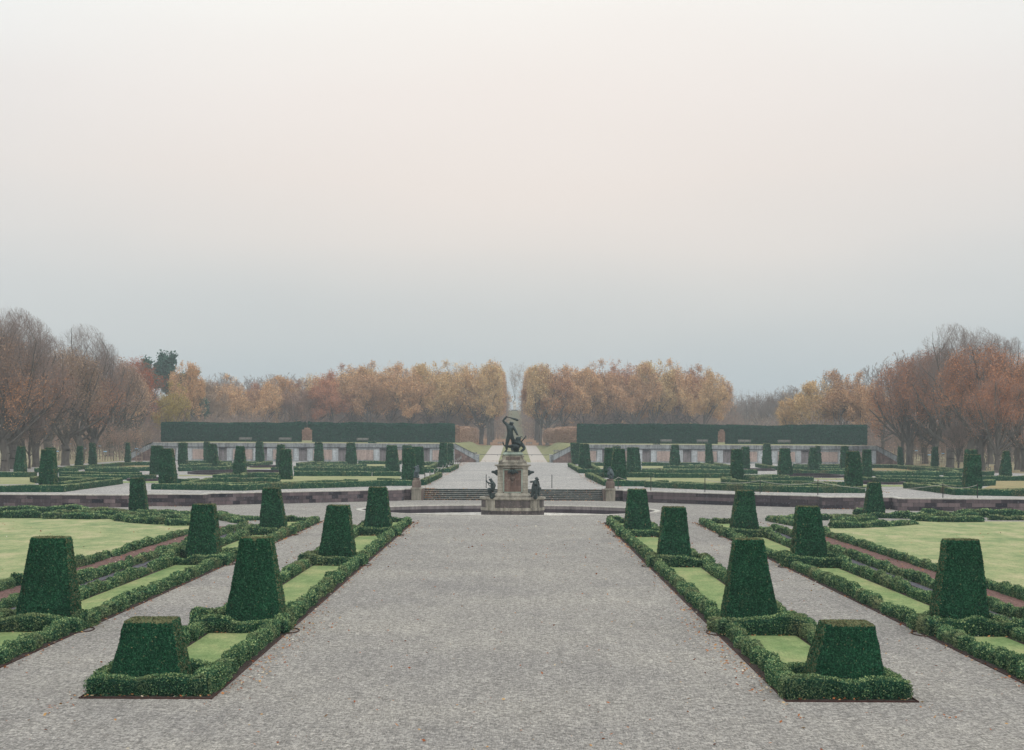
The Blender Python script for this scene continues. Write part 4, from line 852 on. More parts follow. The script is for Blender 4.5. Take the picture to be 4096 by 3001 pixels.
figure('rock', nodes_from(P, [(250,700,.05,.16),(280,640,.08,.14),(200,730,.0,.12),(310,740,0,.1)]), [(0,1),(0,2),(0,3)], M['bronze_l'], o, b_)
P = PX(2400, 1840, 9.18, 164.0); b_ = P(390, 735)
o = statue('small bluish bronze sitting figure holding a staff on the right step pedestal', P, [(395,490,0,.16),(390,420,0,.14),(380,345,0,.15),(365,300,0,.06),(358,270,-.03,.09),(356,250,-.03,.085),
   (320,340,-.05,.06),(280,370,-.1,.045),(255,320,-.12,.04),(430,370,0,.065),(460,460,-.05,.05),(420,500,-.15,.045),
   (330,490,-.15,.11),(300,520,-.2,.085),(320,600,-.15,.06),(330,690,-.12,.05),(460,530,-.12,.11),(490,580,-.15,.08),(460,640,-.1,.06),(450,700,-.1,.05)],
   [(0,1),(1,2),(2,3),(3,4),(4,5),(2,6),(6,7),(7,8),(2,9),(9,10),(10,11),(0,12),(12,13),(13,14),(14,15),(0,16),(16,17),(17,18),(18,19)], b_, M['bronze_l'])
figure('rock', nodes_from(P, [(395,650,.05,.18),(400,560,.05,.15),(350,700,.0,.13),(430,710,0,.12)]), [(0,1),(0,2),(0,3)], M['bronze_l'], o, b_)
mb = MB(); mb.tube([np.array(P(230,245,-.12))-np.array(b_), np.array(P(315,440,-.14))-np.array(b_)], [.022,.022], 6); mb.build('staff', M['bronze_l'], o)
# ------------------------------------------------------------------ far terrace walls, terrain, hedges
WY = 326.0
def nat(Y): return np.where(Y < 650, ZT+0.01125*(Y-328), 4.58+ (Y-650)*0.01125)
def sst(x, a, b): t = np.clip((x-a)/(b-a), 0, 1); return t*t*(3-2*t)
PL = 4.25
def zg(X, Y):
    X = np.asarray(X, float); Y = np.asarray(Y, float); aX = np.abs(X); z = nat(Y)
    hill = 10.6*sst(Y, 640, 900)*(1-sst(aX, 60, 200)); z = z+hill
    edge = 6.6+3.0*sst(Y, 430, 520)
    k = sst(aX, edge, edge+4.2)*(1-sst(aX, 66, 70.0)); k = np.where(aX < 10.9, k*np.clip((Y-329)/10, 0, 1), k)
    return z+(np.maximum(PL, z)-z)*k*(Y > 326.2)
gx = np.unique(np.round(np.concatenate([np.linspace(-420, -75, 30), np.linspace(-72, -64, 9), np.linspace(-62, -14, 13), np.array([-6.2, -2.9, 3.1, 6.1]), np.linspace(-12, 12, 33), np.linspace(14, 62, 13), np.linspace(64, 72, 9), np.linspace(75, 420, 30)]), 3))
gy = np.concatenate([np.linspace(326.6, 340, 9), np.linspace(345, 520, 40), np.linspace(530, 1000, 60), [1200, 1600]])
GX, GY = np.meshgrid(gx, gy); GZ = zg(GX, GY); nx_, ny_ = len(gx), len(gy)
V = np.column_stack([GX.ravel(), GY.ravel(), GZ.ravel()]); ii, jj = np.meshgrid(np.arange(nx_-1), np.arange(ny_-1)); a = (jj*nx_+ii).ravel()
F = np.stack([a, a+1, a+1+nx_, a+nx_], 1); cxm = V[F].mean(1); X_, Y_ = cxm[:, 0], cxm[:, 1]; aX = np.abs(X_)
mi = np.full(len(F), 0)                                     # 0 avenue grass 1 path 2 litter 3 meadow
mi[(Y_ < 505) & (((X_ > -6.2) & (X_ < -2.9)) | ((X_ > 3.1) & (X_ < 6.1)))] = 1
mi[(Y_ > 508)] = 2; mi[(aX < 4.5) & (Y_ > 640)] = 4; mi[aX > 69] = 3
o = link('terrain', make_mesh('terrain', V, [F], [M['avgrass'], M['path'], M['litter'], M['meadow'], M['hillgrass']], midx=mi, smooth=True)); tag(o, kind='structure')
for s in (-1, 1):   # ground beside the upper terrace under the big trees
    a, b = sorted((s*70, s*330)); rect('park_ground', a, b, 228, 331, ZT+0.012, M['meadow']); 
    rect('park_ground', *(sorted((s*95, s*330))), 120, 228, ZT-0.02, M['meadow'])
def gz(x, y): return float(zg(x, y)) if y > 328 else ZT
# walls
def Xp(px, Y=WY): return WD(px, 1773, Y)[0]
def terrace_wall(xa, xb, niches, sd):
    r = empty('terrace_wall', (0, WY, ZT), f'long grey stone terrace wall with pink panels and dark niches, {sd} of the avenue', 'wall')
    y0 = 0.0
    def bxm(name, x0, x1, ya, yb, z0, z1, m): mb = MB(); mb.box(x0, x1, ya, yb, z0-ZT, z1-ZT); return mb.build(name, m, r)
    nw = 0.78; edges = [xa]+sum([[n-nw, n+nw] for n in niches], [])+[xb]
    for a, b in zip(edges[::2], edges[1::2]): bxm('pier', a, b, 0, 1.0, ZT-0.1, 3.42, M['pilaster'])
    for n in niches:
        bxm('niche', n-nw, n+nw, 0.35, 1.0, ZT-0.1, 3.42, M['rubble']); bxm('lintel', n-0.42, n+0.42, 0.02, 0.34, 3.12, 3.3, M['darkmould'])
    for a, b in zip([xa+0.5]+[n+nw for n in niches], [n-nw for n in niches]+[xb-0.5]):
        if b-a > 2.5:
            w = 1.1 if b-a > 4 else 0.5
            bxm('pink_panel', a+w, b-w, -0.03, 0.01, ZT+0.35, 3.12, M['plaster'])
            bxm('panel_frame', a+w-0.18, b-w+0.18, -0.012, 0.012, ZT+0.2, 3.25, M['terrwall'])
    bxm('cornice', xa, xb, -0.16, 1.1, 3.42, 3.56, M['darkmould']); bxm('parapet', xa, xb, -0.02, 0.35, 3.56, 4.24, M['terrwall']); bxm('coping', xa, xb, -0.10, 0.42, 4.24, 4.31, M['coping'])
    n = int((xb-xa)/1.83)
    for i in range(n+1):
        x = xa+(xb-xa)*i/n; bxm('parapet_post', max(xa, x-0.1), min(xb, x+0.1), -0.07, -0.02, 3.56, 4.24, M['terrwall'])
    bxm('foot_course', xa, xb, -0.06, 0.0, ZT-0.05, ZT+0.16, M['terrwall'])
    for (xs, xe, nm) in ((xa, xa-4.0, 'left_ramp'), (xb, xb+3.9, 'right_ramp')):
        d = 1 if xe > xs else -1; zt0, zt1 = 4.3, 2.35
        mb = MB()
        def prism(p, ya, yb, m=0):
            q = p if d > 0 else p[::-1]; mb.loft([[(x, ya, z-ZT) for x, z in q], [(x, yb, z-ZT) for x, z in q]], m)
        prism([(xs, 3.5), (xe, 1.3), (xe, zt1), (xs, zt0)], -0.02, 0.33, 0)
        mb.build('ramp_parapet', M['terrwall'], r)
        mb = MB(); prism([(xs, zt0), (xe, zt1), (xe, zt1+0.09), (xs, zt0+0.09)], -0.1, 0.42); mb.build('ramp_coping', M['darkmould'], r)
        mb = MB(); prism([(xs, ZT-0.1), (xe, ZT-0.1), (xe, 1.3), (xs, 3.5)], 0.1, 0.4); mb.build('ramp_wall', M['redbrick'], r)
        a, b = sorted((xe, xe+d*0.6)); bxm('end_pier', a, b, -0.12, 0.5, ZT-0.1, 2.35, M['terrwall']); bxm('pier_cap', a-0.06, b+0.06, -0.18, 0.56, 2.35, 2.45, M['coping'])
        mb = MB(); prism([(xs, ZT), (xe, ZT), (xe, 1.2), (xs, PL)], 0.42, 2.6); mb.build('ramp_slope', M['avgrass'], r)
terrace_wall(Xp(613), Xp(1818), [Xp(p) for p in (729, 890.5, 1051, 1212, 1370, 1535, 1702)], 'left')
terrace_wall(Xp(2300), Xp(3505), [Xp(p) for p in (2426, 2587, 2749, 2909, 3070, 3222, 3392)], 'right')
# tall hedges on the terrace
HY = 380.0
def tall(pieces, label):
    Qs = []
    for x0, x1, z0, h in pieces:
        pts = [(x0, HY), (x1, HY)]; Q = hedge_quads(pts, 2.2, h, z0, False, 0.09, 1.5); Qs.append(fix_out(Q, pts, False, z0+h*0.5))
    o = foliage_obj('tall_hedge', np.concatenate(Qs), M['hedge'], 0.21, 1.7, 0.12, 1.6, 0.5); tag(o, label, 'hedge', 'tall clipped hedges on the terrace')
XH = lambda p: Xp(p, HY)
tall([(XH(649), XH(1203), PL-0.05, 3.98), (XH(1200), XH(1223), PL+3.05, 0.93), (XH(1200), XH(1212), PL+2.7, 0.5)], 'tall dark clipped hedge left of the narrow gap, leftmost on the terrace wall')
tall([(XH(1253), XH(1817), PL-0.05, 3.98), (XH(1233), XH(1256), PL+3.05, 0.93), (XH(1244), XH(1256), PL+2.7, 0.5)], 'tall dark clipped hedge between the narrow gap and the avenue, left side')
tall([(XH(2310), XH(2867), PL-0.05, 3.92), (XH(2860), XH(2912), PL+3.1, 0.82), (XH(2864), XH(2874), PL+2.75, 0.5), (XH(2899), XH(2908), PL+2.75, 0.5)], 'tall dark clipped hedge between the avenue and the arched opening, right side')
tall([(XH(2905), XH(3463), PL-0.05, 3.92)], 'tall dark clipped hedge right of the arched opening, rightmost on the terrace wall')
for s, (xa, xb) in ((-1, (-13.2, -11.6)), (1, (13.4, 9.7))):
    z = PL
    pts = [(xa, 386), ((xa*2+xb)/3, 420), ((xa+2*xb)/3, 460), (xb, 505)]
    Q = fix_out(hedge_quads(pts, 2.4, 3.5, z-0.3, False, 0.16, 2), pts, False, z+1.7)
    o = foliage_obj('beech_hedge', Q, M['beech'], 0.28, 1.6, 0.2, 1.4, 0.4, 0.3); tag(o, f'tan brown beech hedge running along the {side_name(s)} side of the avenue', 'hedge', 'beech hedges along the avenue')
    pts = [((s*17), 470), (s*80, 470)]
    Q = fix_out(hedge_quads(pts, 2.4, 3.6, PL-0.3, False, 0.16, 2), pts, False, z+1.7)
    o = foliage_obj('beech_hedge', Q, M['brownleaf'], 0.30, 1.4, 0.25, 1.4, 0.4, 0.3); tag(o, f'brown beech hedge behind the tall dark hedges on the {side_name(s)}, seen through the opening', 'hedge', 'beech hedges behind the dark hedges')
# benches
def bench(px, py, Y, w, label, legs=True, z=None, rz=0, scale=1.0):
    x, y, zz = WD(px, py, Y); zb = gz(x, Y) if z is None else z
    r = empty('park_bench', (x, Y, zb), label, 'bench', 'park benches', rz=rz)
    h = w/2
    mb = MB(); 
    for k_ in range(3): mb.box(-h, h, -0.22+k_*0.15, -0.10+k_*0.15, 0.43, 0.47)
    mb.build('seat', M['wood'], r)
    mb = MB()
    for k_ in range(3): mb.box(-h, h, 0.24+k_*0.025, 0.27+k_*0.025, 0.56+k_*0.13, 0.66+k_*0.13)
    mb.build('backrest', M['wood'], r)
    for sx in (-0.85, 0, 0.85):
        mb = MB(); mb.box(sx*h-0.03, sx*h+0.03, -0.2, -0.15, 0, 0.43); mb.box(sx*h-0.03, sx*h+0.03, 0.2, 0.24, 0, 0.95); mb.box(sx*h-0.03, sx*h+0.03, -0.2, 0.24, 0.38, 0.429); mb.build('leg', M['darkmould'], r)
for px, Y, w, lab in [(981, 372, 2.6, 'on the left terrace, leftmost in front of the tall hedge'), (1140, 372, 2.6, 'on the left terrace, left of the narrow hedge gap'), (1450, 372, 2.4, 'on the left terrace, right of the narrow hedge gap'),
      (2665, 370, 2.3, 'on the right terrace, nearest to the avenue'), (2810, 370, 2.3, 'on the right terrace, just left of the arched opening'), (2978, 370, 2.6, 'on the right terrace, just right of the arched opening'), (3137, 370, 2.6, 'on the right terrace, farthest right of the arched opening')]:
    bench(px, 1770, Y, w, 'weathered grey bench '+lab)
bench(2003, 1777, 508, 1.7, 'grey bench at the far end of the left avenue path'); bench(2117, 1777, 508, 1.7, 'grey bench at the far end of the right avenue path')
bench(1893, 1820, 341, 1.5, 'grey bench behind the ramp on the left side of the avenue'); bench(2232, 1820, 341, 1.7, 'grey bench behind the ramp on the right side of the avenue')
x_, y_ = W(3945, 1882, ZT); bench(3945, 1882, y_, 1.5, 'pale bench in the leaves under the right trees', z=ZT+0.01, rz=0.5)
# barrier rail over the paths
ba = empty('barrier_rail', (0.1, 378, 1.5), 'low dark rail barrier across the avenue behind the statue', 'barrier')
mb = MB(); mb.tube([(-7.4, 0, 0.32), (7.3, 0, 0.30)], 0.05, 6); mb.build('rail', M['darkmould'], ba)
for xx in (-7.3, -3.6, 0, 3.6, 7.2):
    mb = MB(); mb.tube([(xx, 0, -0.1), (xx, 0, 0.3)], 0.05, 6); mb.build('post', M['darkmould'], ba)
# white monument on the hill
mx, my, _ = WD(2058.5, 1640, 905); mz = gz(mx, my)
mo = empty('white_monument', (mx, my, mz), 'white marble statue on a pedestal on the hill closing the avenue', 'monument')
mb = MB(); mb.lathe(0, 0, [(1.9, -0.6), (1.9, 0.0), (1.5, 0.4), (1.2, 0.5)], sq=True); mb.build('steps', M['darkmould'], mo)
mb = MB(); mb.lathe(0, 0, [(0.9, 0.4), (0.9, 0.7), (0.75, 0.9), (0.75, 2.0), (0.9, 2.15), (0.9, 2.3)], sq=True); mb.build('pedestal', M['white'], mo)
figure('statue', [(mx, my, mz+3.2, .5), (mx, my, mz+4.0, .55), (mx, my, mz+4.5, .25), (mx, my, mz+4.9, .3), (mx, my, mz+2.5, .6), (mx-.7, my, mz+3.6, .2), (mx+.7, my, mz+3.7, .2)], [(0,1),(1,2),(2,3),(0,4),(1,5),(1,6)], M['white'], mo, (mx, my, mz), 0, 1)
# ------------------------------------------------------------------ trees
def tubes_np(A, B, ra, rb, n=3):
    """prisms for many segments"""
    d = B-A; d /= np.linalg.norm(d, axis=1)[:, None]+1e-9
    up = np.where(np.abs(d[:, 2:3]) < 0.9, np.array([[0, 0, 1.]]), np.array([[1., 0, 0]])); u = np.cross(d, up); u /= np.linalg.norm(u, axis=1)[:, None]; w = np.cross(d, u)
    V = []
    for P, r in ((A, ra), (B, rb)):
        for j in range(n): V.append(P+r[:, None]*(cos(2*pi*j/n)*u+sin(2*pi*j/n)*w))
    V = np.stack(V, 1).reshape(-1, 3); b = np.arange(len(A))[:, None]*2*n
    F = np.concatenate([np.concatenate([b+j, b+(j+1) % n, b+n+(j+1) % n, b+n+j], 1) for j in range(n)]); return V, F
def grow(seed, H=22.0, th=4.0, tr=0.55, limbs=7, spread=0.8, up=0.35, env=None, depth=5, kids=(5, 4, 4, 3, 3), wob=0.16, lens=(0.50, 0.42, 0.45, 0.5, 0.55), leader=True, clip=None, knob=False, minr=0.012, tap=0.85):
    rnd = np.random.default_rng(seed); S = []; tips = []
    ez, rx, rz = env            # envelope: centre height, horizontal radius, vertical radius
    def inside(p): return (p[0]**2+p[1]**2)/rx**2+((p[2]-ez)/(rz))**2 < 1 and (clip is None or clip(p))
    def br(p, d, L, r, lev):
        ns = 8 if lev == 0 else (4 if lev < 3 else 3); pts = []
        for i in range(ns):
            d = d+rnd.normal(size=3)*wob*(1.0 if lev else 0.9); d[2] += up*0.22*(1 if lev < 4 else 0.3); d /= np.linalg.norm(d)
            q = p+d*L/ns
            if not inside(q): return
            r2 = max(minr, r*(1-tap*(i+1)/ns)); r1 = max(minr, r*(1-tap*i/ns))
            S.append((p, q, r1, r2, lev)); pts.append((q, d, r2, (i+1)/ns)); p = q
            if lev >= 2: tips.append((q, lev))
            if lev < depth-1 and (i > 0 or lev > 0):
                kk = kids[lev]/ns; m = int(kk)+(rnd.random() < kk-int(kk))
                for _ in range(m):
                    a = rnd.normal(size=3); a -= a@d*d; a /= np.linalg.norm(a)+1e-9; ang = rnd.uniform(0.45, 1.0)*(spread if lev == 0 else 0.85)
                    dd = d*cos(ang)+a*sin(ang); dd[2] += 0.12; dd /= np.linalg.norm(dd)
                    br(p, dd, L*lens[min(lev, 4)]*rnd.uniform(0.7, 1.35)*(1.15-0.4*(i/ns) if lev else 1), r2*rnd.uniform(0.45, 0.65), lev+1)
    base = np.zeros(3); S.append((base-np.array([0, 0, .3]), np.array([0, 0, 0.5]), tr*1.5, tr*1.1, -1))
    p = np.array([0, 0, 0.5]); n = 4
    for i in range(n):
        q = np.array([rnd.normal()*0.06*(i+1), rnd.normal()*0.06*(i+1), 0.5+(th-0.5)*(i+1)/n]); f = (1.25 if i == n-1 else rnd.uniform(0.9, 1.15)) if knob else 1-0.06*i
        S.append((p, q, S[-1][3], tr*f, -1)); p = q
    for i in range(limbs):
        a = 2*pi*i/limbs+rnd.uniform(-0.4, 0.4); t = rnd.uniform(0.25, 1.0)*spread if not (leader and i == 0) else 0.05
        d = np.array([cos(a)*sin(t), sin(a)*sin(t), cos(t)]); L = (H-th)*(1.0 if leader and i == 0 else rnd.uniform(0.65, 0.95))
        br(p-np.array([0, 0, rnd.uniform(0, 0.3)*th]), d, L, tr*(0.45 if leader and i == 0 else rnd.uniform(0.32, 0.5)), 0)
    return S, tips, rnd
def tree_parts(seed, nleaf, lsize, lzone=(0.0, 99.0), lspread=0.5, clump=0.0, leaflev=2, **kw):
    S, tips, rnd = grow(seed, **kw)
    A = np.array([s[0] for s in S]); B = np.array([s[1] for s in S]); ra = np.array([s[2] for s in S]); rb = np.array([s[3] for s in S]); lv = np.array([s[4] for s in S])
    big = lv <= 0
    V1, F1 = tubes_np(A[big], B[big], ra[big], rb[big], 8); o_ = np.argsort(lv[~big], kind='stable'); V2, F2 = tubes_np(A[~big][o_], B[~big][o_], ra[~big][o_], rb[~big][o_], 3)
    mi_ = np.concatenate([np.zeros(len(F1), int), np.tile((lv[~big][o_] >= 2).astype(int), 3)])
    wood = make_mesh('trunk', np.concatenate([V1, V2]), [F1, F2+len(V1)], [M['bark'], M['twig']], midx=mi_, smooth=True)
    crown = None
    if nleaf:
        T = np.array([t[0] for t in tips]); T = T[(T[:, 2] > lzone[0]) & (T[:, 2] < lzone[1]+rnd.normal(size=len(T))*1.2)]
        if clump:                                            # drop leaves cluster-wise so that gaps show
            g = rnd.normal(size=(40, 3))*np.array([4, 4, 5])+T.mean(0); d = np.min(np.linalg.norm(T[:, None]-g[None], axis=2), 1); T = T[(d < clump) | (rnd.random(len(T)) < 0.35)]
        i = rnd.integers(0, len(T), nleaf); P = T[i]+rnd.normal(size=(nleaf, 3))*lspread
        if kw.get('clip'): P = P[[kw['clip'](p) for p in P]]
        n = len(P); D = rnd.normal(size=(n, 3)); D /= np.linalg.norm(D, axis=1)[:, None]; R = rnd.normal(size=(n, 3)); a = np.cross(D, R); a /= np.linalg.norm(a, axis=1)[:, None]; b = np.cross(D, a)
        s = lsize*rnd.uniform(0.6, 1.3, n)[:, None]; a, b = a*s*0.5, b*s*0.65
        V = np.stack([P-b, P+a, P+b, P-a], 1).reshape(-1, 3); t = np.repeat(rnd.beta(2, 2, n), 4)
        crown = make_mesh('crown', V, [np.arange(4*n).reshape(-1, 4)], [M['oakleaf']], tint=t)
    top = B[:, 2].max()
    return wood, crown, top
LIME = dict(H=23, th=4.4, tr=0.62, limbs=13, spread=1.15, up=0.30, env=(11.0, 7.6, 11.8), depth=5, kids=(9, 7, 6, 5), knob=True, minr=0.009, wob=0.10)
OAK = dict(H=21, th=5.0, tr=0.50, limbs=9, spread=1.15, up=0.25, env=(12.5, 7.4, 10.0), depth=5, kids=(6, 5, 4, 3), wob=0.22, minr=0.02)
PR = {}
for i in range(3): PR[f'lime{i}'] = tree_parts(100+i, 3800, 0.15, (2.0, 12.5), 0.5, **LIME)
for i in range(2): PR[f'limeleafy{i}'] = tree_parts(120+i, 14000, 0.165, (2.5, 22), 0.5, clump=3.0, **{**LIME, 'up': 0.22, 'env': (9.5, 7.8, 9.0)})
for i in range(4): PR[f'oak{i}'] = tree_parts(200+i, 24000, 0.235, (5.0, 30), 0.45, clump=2.4, **OAK)
for i in range(2): PR[f'avenue{i}'] = tree_parts(230+i, 24000, 0.25, (4.5, 30), 0.45, clump=3.2, clip=lambda p: p[0] < 5.0, **{**OAK, 'th': 7.0, 'env': (13.5, 6.8, 10.5)})
for i in range(2): PR[f'bare{i}'] = tree_parts(250+i, 900, 0.22, (3, 11), 0.5, **{**LIME, 'kids': (6, 5, 4, 4), 'spread': 0.95, 'tr': 0.4, 'knob': False, 'th': 5.0, 'minr': 0.03})
PR['pine'] = tree_parts(302, 12000, 0.36, (11, 40), 0.45, **{**OAK, 'H': 23, 'th': 9, 'limbs': 11, 'env': (16.0, 4.6, 7.0), 'spread': 1.3})
PR['spruce'] = tree_parts(301, 9000, 0.4, (5, 40), 0.45, **{**OAK, 'H': 21, 'th': 5, 'limbs': 6, 'env': (10.0, 3.6, 10.5), 'spread': 1.0})
for i in range(3): PR[f'sap{i}'] = tree_parts(400+i, 260, 0.13, (1.5, 6), 0.25, H=6.0, th=2.0, tr=0.06, limbs=6, spread=0.8, up=0.5, env=(4.0, 1.6, 2.6), depth=3, kids=(7, 4), minr=0.009)
TREES = []
def plant(kind, px, Y, ytop, label, group, leaf='oakleaf', z=None, x=None, rz=None, name='tree', widen=1.0, cat='tree'):
    wood, crown, top = PR[kind]; xx = WD(px, 1739, Y)[0] if x is None else x; zb = gz(xx, Y) if z is None else z
    ztop = WD(px, ytop, Y)[2]; s = (ztop-zb)/top
    r = empty(name, (xx, Y, zb), label, cat, group, rz=random.uniform(0, 6.28) if rz is None else rz); r.scale = (s*widen, s*widen, s)
    link('trunk', wood, r)
    if crown:
        o = link('crown', crown, r)
        if leaf != 'oakleaf': o.material_slots[0].link = 'OBJECT'; o.material_slots[0].material = M[leaf]
    return r
GL, GR = 'big old trees at the left of the terrace', 'big old trees at the right of the terrace'
for kind, px, Y, yt, leaf, lab in [
 ('lime0', 20, 232, 1240, 'limeleaf', 'huge knobbly old lime cut by the left picture edge, nearly bare'), ('lime1', 47, 247, 1224, 'brownleaf', 'tallest bare old lime second from the left edge, upright branches'),
 ('lime2', 78, 258, 1250, 'limeleaf', 'old lime third from the left edge with sparse rust leaves'), ('limeleafy0', 145, 262, 1420, 'brownleaf', 'old lime with thick double trunk and brown leaves, behind the nearest left yews'),
 ('limeleafy1', 262, 274, 1400, 'brownleaf', 'old lime with bulging grey trunk standing clear, brown leaves low'), ('lime0', 322, 300, 1292, 'limeleaf', 'bare vase-shaped lime behind the slim left yews, higher of the pair'),
 ('lime2', 372, 302, 1345, 'limeleaf', 'bare vase-shaped lime with wide right branches, lower of the pair'), ('bare0', 118, 250, 1600, 'brownleaf', 'small thin dark tree between the thick trunks at the left'),
 ('limeleafy0', -60, 235, 1300, 'brownleaf', 'old lime mostly outside the left picture edge'), ('lime1', 200, 330, 1335, 'brownleaf', 'lime behind the gap between the two groups of left limes'),
 ('limeleafy1', 60, 335, 1440, 'limeleaf', 'rust-brown lime in the second row at the far left'), ('limeleafy0', 190, 345, 1450, 'limeleaf', 'rust-brown lime in the second row behind the bulging trunk'),
 ('limeleafy1', 440, 360, 1430, 'brownleaf', 'brown lime right of the bare vase-shaped pair'), ('limeleafy0', 500, 385, 1500, 'oakleaf', 'yellow-brown tree just left of the rust-red tree')]:
    plant(kind, px, Y, yt, lab, GL, leaf, name='lime_tree', widen=0.93)
plant('limeleafy1', 545, 400, 1437, 'rust-red leafy tree left of the dark pine', 'coloured trees behind the left terrace', 'redleaf', name='maple_tree', widen=0.85)
plant('limeleafy0', 585, 430, 1560, 'lower rust-red tree beside the taller red one', 'coloured trees behind the left terrace', 'redleaf', name='maple_tree', widen=0.8)
plant('pine', 634, 470, 1420, 'dark blue-green pine rising above the left trees', 'pines behind the left terrace', 'pine', name='pine_tree', widen=0.9)
plant('pine', 686, 480, 1490, 'dark blue-green pine right of the tall one, lower', 'pines behind the left terrace', 'pine', name='pine_tree', widen=0.7); plant('spruce', 752, 470, 1490, 'dark spruce half hidden behind the yellow trees', 'pines behind the left terrace', 'pine', name='spruce_tree', widen=1.0)
plant('spruce', 785, 478, 1580, 'low dark spruce at the right foot of the yellow trees', 'pines behind the left terrace', 'pine', name='spruce_tree', widen=1.3)
plant('oak0', 745, 455, 1448, 'airy yellow-orange tree right of the dark pine, top in the sky', 'coloured trees behind the left terrace', 'oakleaf', name='birch_tree', widen=0.7)
plant('oak1', 690, 420, 1530, 'rounded yellow-green oak in front of the dark pine', 'coloured trees behind the left terrace', 'yellowleaf', name='oak_tree', widen=0.95)
# right group
for kind, px, Y, yt, leaf, lab in [
 ('limeleafy0', 3638, 316, 1440, 'limeleaf', 'knobbly lime beside the slim yew at the end of the right ramp'), ('bare1', 3610, 330, 1400, 'limeleaf', 'bare-topped lime at the left edge of the right group'), ('limeleafy1', 3742, 316, 1400, 'limeleaf', 'russet lime behind the second slim yew on the right'),
 ('lime1', 3800, 290, 1288, 'limeleaf', 'tallest lime of the right group with bare upright top and bumpy trunk'), ('bare0', 3834, 280, 1650, 'brownleaf', 'small thin dark tree between bumpy trunks on the right'),
 ('lime2', 3880, 300, 1300, 'limeleaf', 'tall bare-topped lime just right of the tallest one'), ('limeleafy0', 3925, 268, 1385, 'limeleaf', 'massive dark lime with leaning trunk above the bench'), ('limeleafy1', 3990, 253, 1500, 'limeleaf', 'bright russet lime with low drooping crown, right'),
 ('lime0', 4072, 276, 1345, 'limeleaf', 'bare-topped knobbly lime near the right picture edge'), ('limeleafy0', 4100, 262, 1420, 'limeleaf', 'russet lime cut by the right picture edge'), ('lime1', 3700, 330, 1395, 'limeleaf', 'second row lime behind the left part of the right group'),
 ('lime0', 3960, 330, 1330, 'brownleaf', 'second row bare lime behind the bright russet one'), ('limeleafy1', 3840, 345, 1450, 'limeleaf', 'second row russet lime in the middle of the right group'), ('limeleafy0', 4040, 350, 1480, 'brownleaf', 'second row brown lime at the far right')]:
    plant(kind, px, Y, yt, lab, GR, leaf, name='lime_tree', widen=0.9)
for kind, px, Y, yt, lab in [('oak2', 3190, 440, 1560, 'low orange oak at the left end of the right-hand oak row'), ('oak0', 3270, 430, 1520, 'orange oak, second from the left of the right-hand oak row'), ('oak3', 3355, 425, 1480, 'golden oak with the highest rounded crown of the right-hand row'),
   ('oak1', 3435, 420, 1490, 'golden-brown oak next to the right group of limes'), ('oak2', 3530, 400, 1520, 'brown oak half behind the bare-topped lime')]:
    plant(kind, px, Y, yt, lab, 'orange oaks behind the right terrace', name='oak_tree')
plant('bare0', 3325, 520, 1478, 'bare dark tree poking above the golden oak on the right', 'bare trees behind the park', 'brownleaf', name='bare_tree'); plant('bare1', 3505, 470, 1450, 'bare forked tree between golden oak and limes', 'bare trees behind the park', 'brownleaf', name='bare_tree')
# wood behind the terrace : front row and second row
front = [(840,1520),(905,1500),(975,1540),(1050,1525),(1125,1505),(1195,1520),(1265,1490),(1335,1480),(1405,1462),(1480,1448),(1560,1446),(1640,1452),(1715,1450),(1790,1446),(1860,1448),(1925,1440)]
for i, (px, yt) in enumerate(front):
    plant(f'oak{i % 4}', px, 515+(i*37 % 25), yt, f'autumn tree of the front wood edge left of the avenue, {ORD[i]} from the left', 'front row of the left wood', ['brownleaf', 'oakleaf', 'limeleaf', 'oakleaf', 'oakleaf'][i % 5] if i < 8 else 'oakleaf', name='oak_tree')
frontR = [(2190,1456),(2255,1458),(2330,1470),(2405,1440),(2470,1438),(2540,1452),(2615,1442),(2685,1440),(2755,1455),(2815,1475)]
for i, (px, yt) in enumerate(frontR):
    plant(f'oak{(i+2) % 4}', px, 512+(i*31 % 25), yt, f'autumn oak of the front wood edge right of the avenue, {ORD[i]} from the left', 'front row of the right wood', 'oakleaf' if i % 4 else 'limeleaf', name='oak_tree', widen=0.95)
for i, px in enumerate(range(870, 1930, 62)):
    plant(f'oak{(i*3+1) % 4}', px, 565+(i*29 % 30), 1500+random.randint(-12, 35) if px < 1250 else 1468+random.randint(-12, 30), f'autumn tree of the second row of the left wood, {ORD[i]} from the left', 'second row of the left wood', ['brownleaf', 'oakleaf', 'limeleaf'][i % 3], name='oak_tree')
for i, px in enumerate(range(2190, 2880, 66)):
    plant(f'oak{(i*3+2) % 4}', px, 565+(i*29 % 30), 1470+random.randint(-10, 30), f'autumn tree of the second row of the right wood, {ORD[i]} from the left', 'second row of the right wood', ['brownleaf', 'oakleaf', 'limeleaf'][i % 3], name='oak_tree')
for i, (Y, d) in enumerate([(512, 7.4), (560, 7.3), (608, 7.2), (656, 7.2), (704, 7.2), (752, 7.3), (800, 7.4)]):
    for s in (-1, 1):
        plant(f'avenue{i % 2}', 2057, Y, 1455+i*8, f'clipped avenue tree on the {side_name(s)} side, {ORD[i]} from the garden', 'trees lining the avenue', 'oakleaf' if i < 4 else 'limeleaf', x=0.05+s*d, rz=0 if s < 0 else pi, name='avenue_tree', widen=0.82)
for px, yt, lab in [(2056, 1450, 'left'), (2088, 1448, 'right')]:
    plant('sap0' if lab == 'left' else 'sap1', px, 930, yt, f'tall bare tree on the hill behind the white monument, {lab} one', 'bare hilltop trees', 'brownleaf', name='bare_tree', widen=0.6)
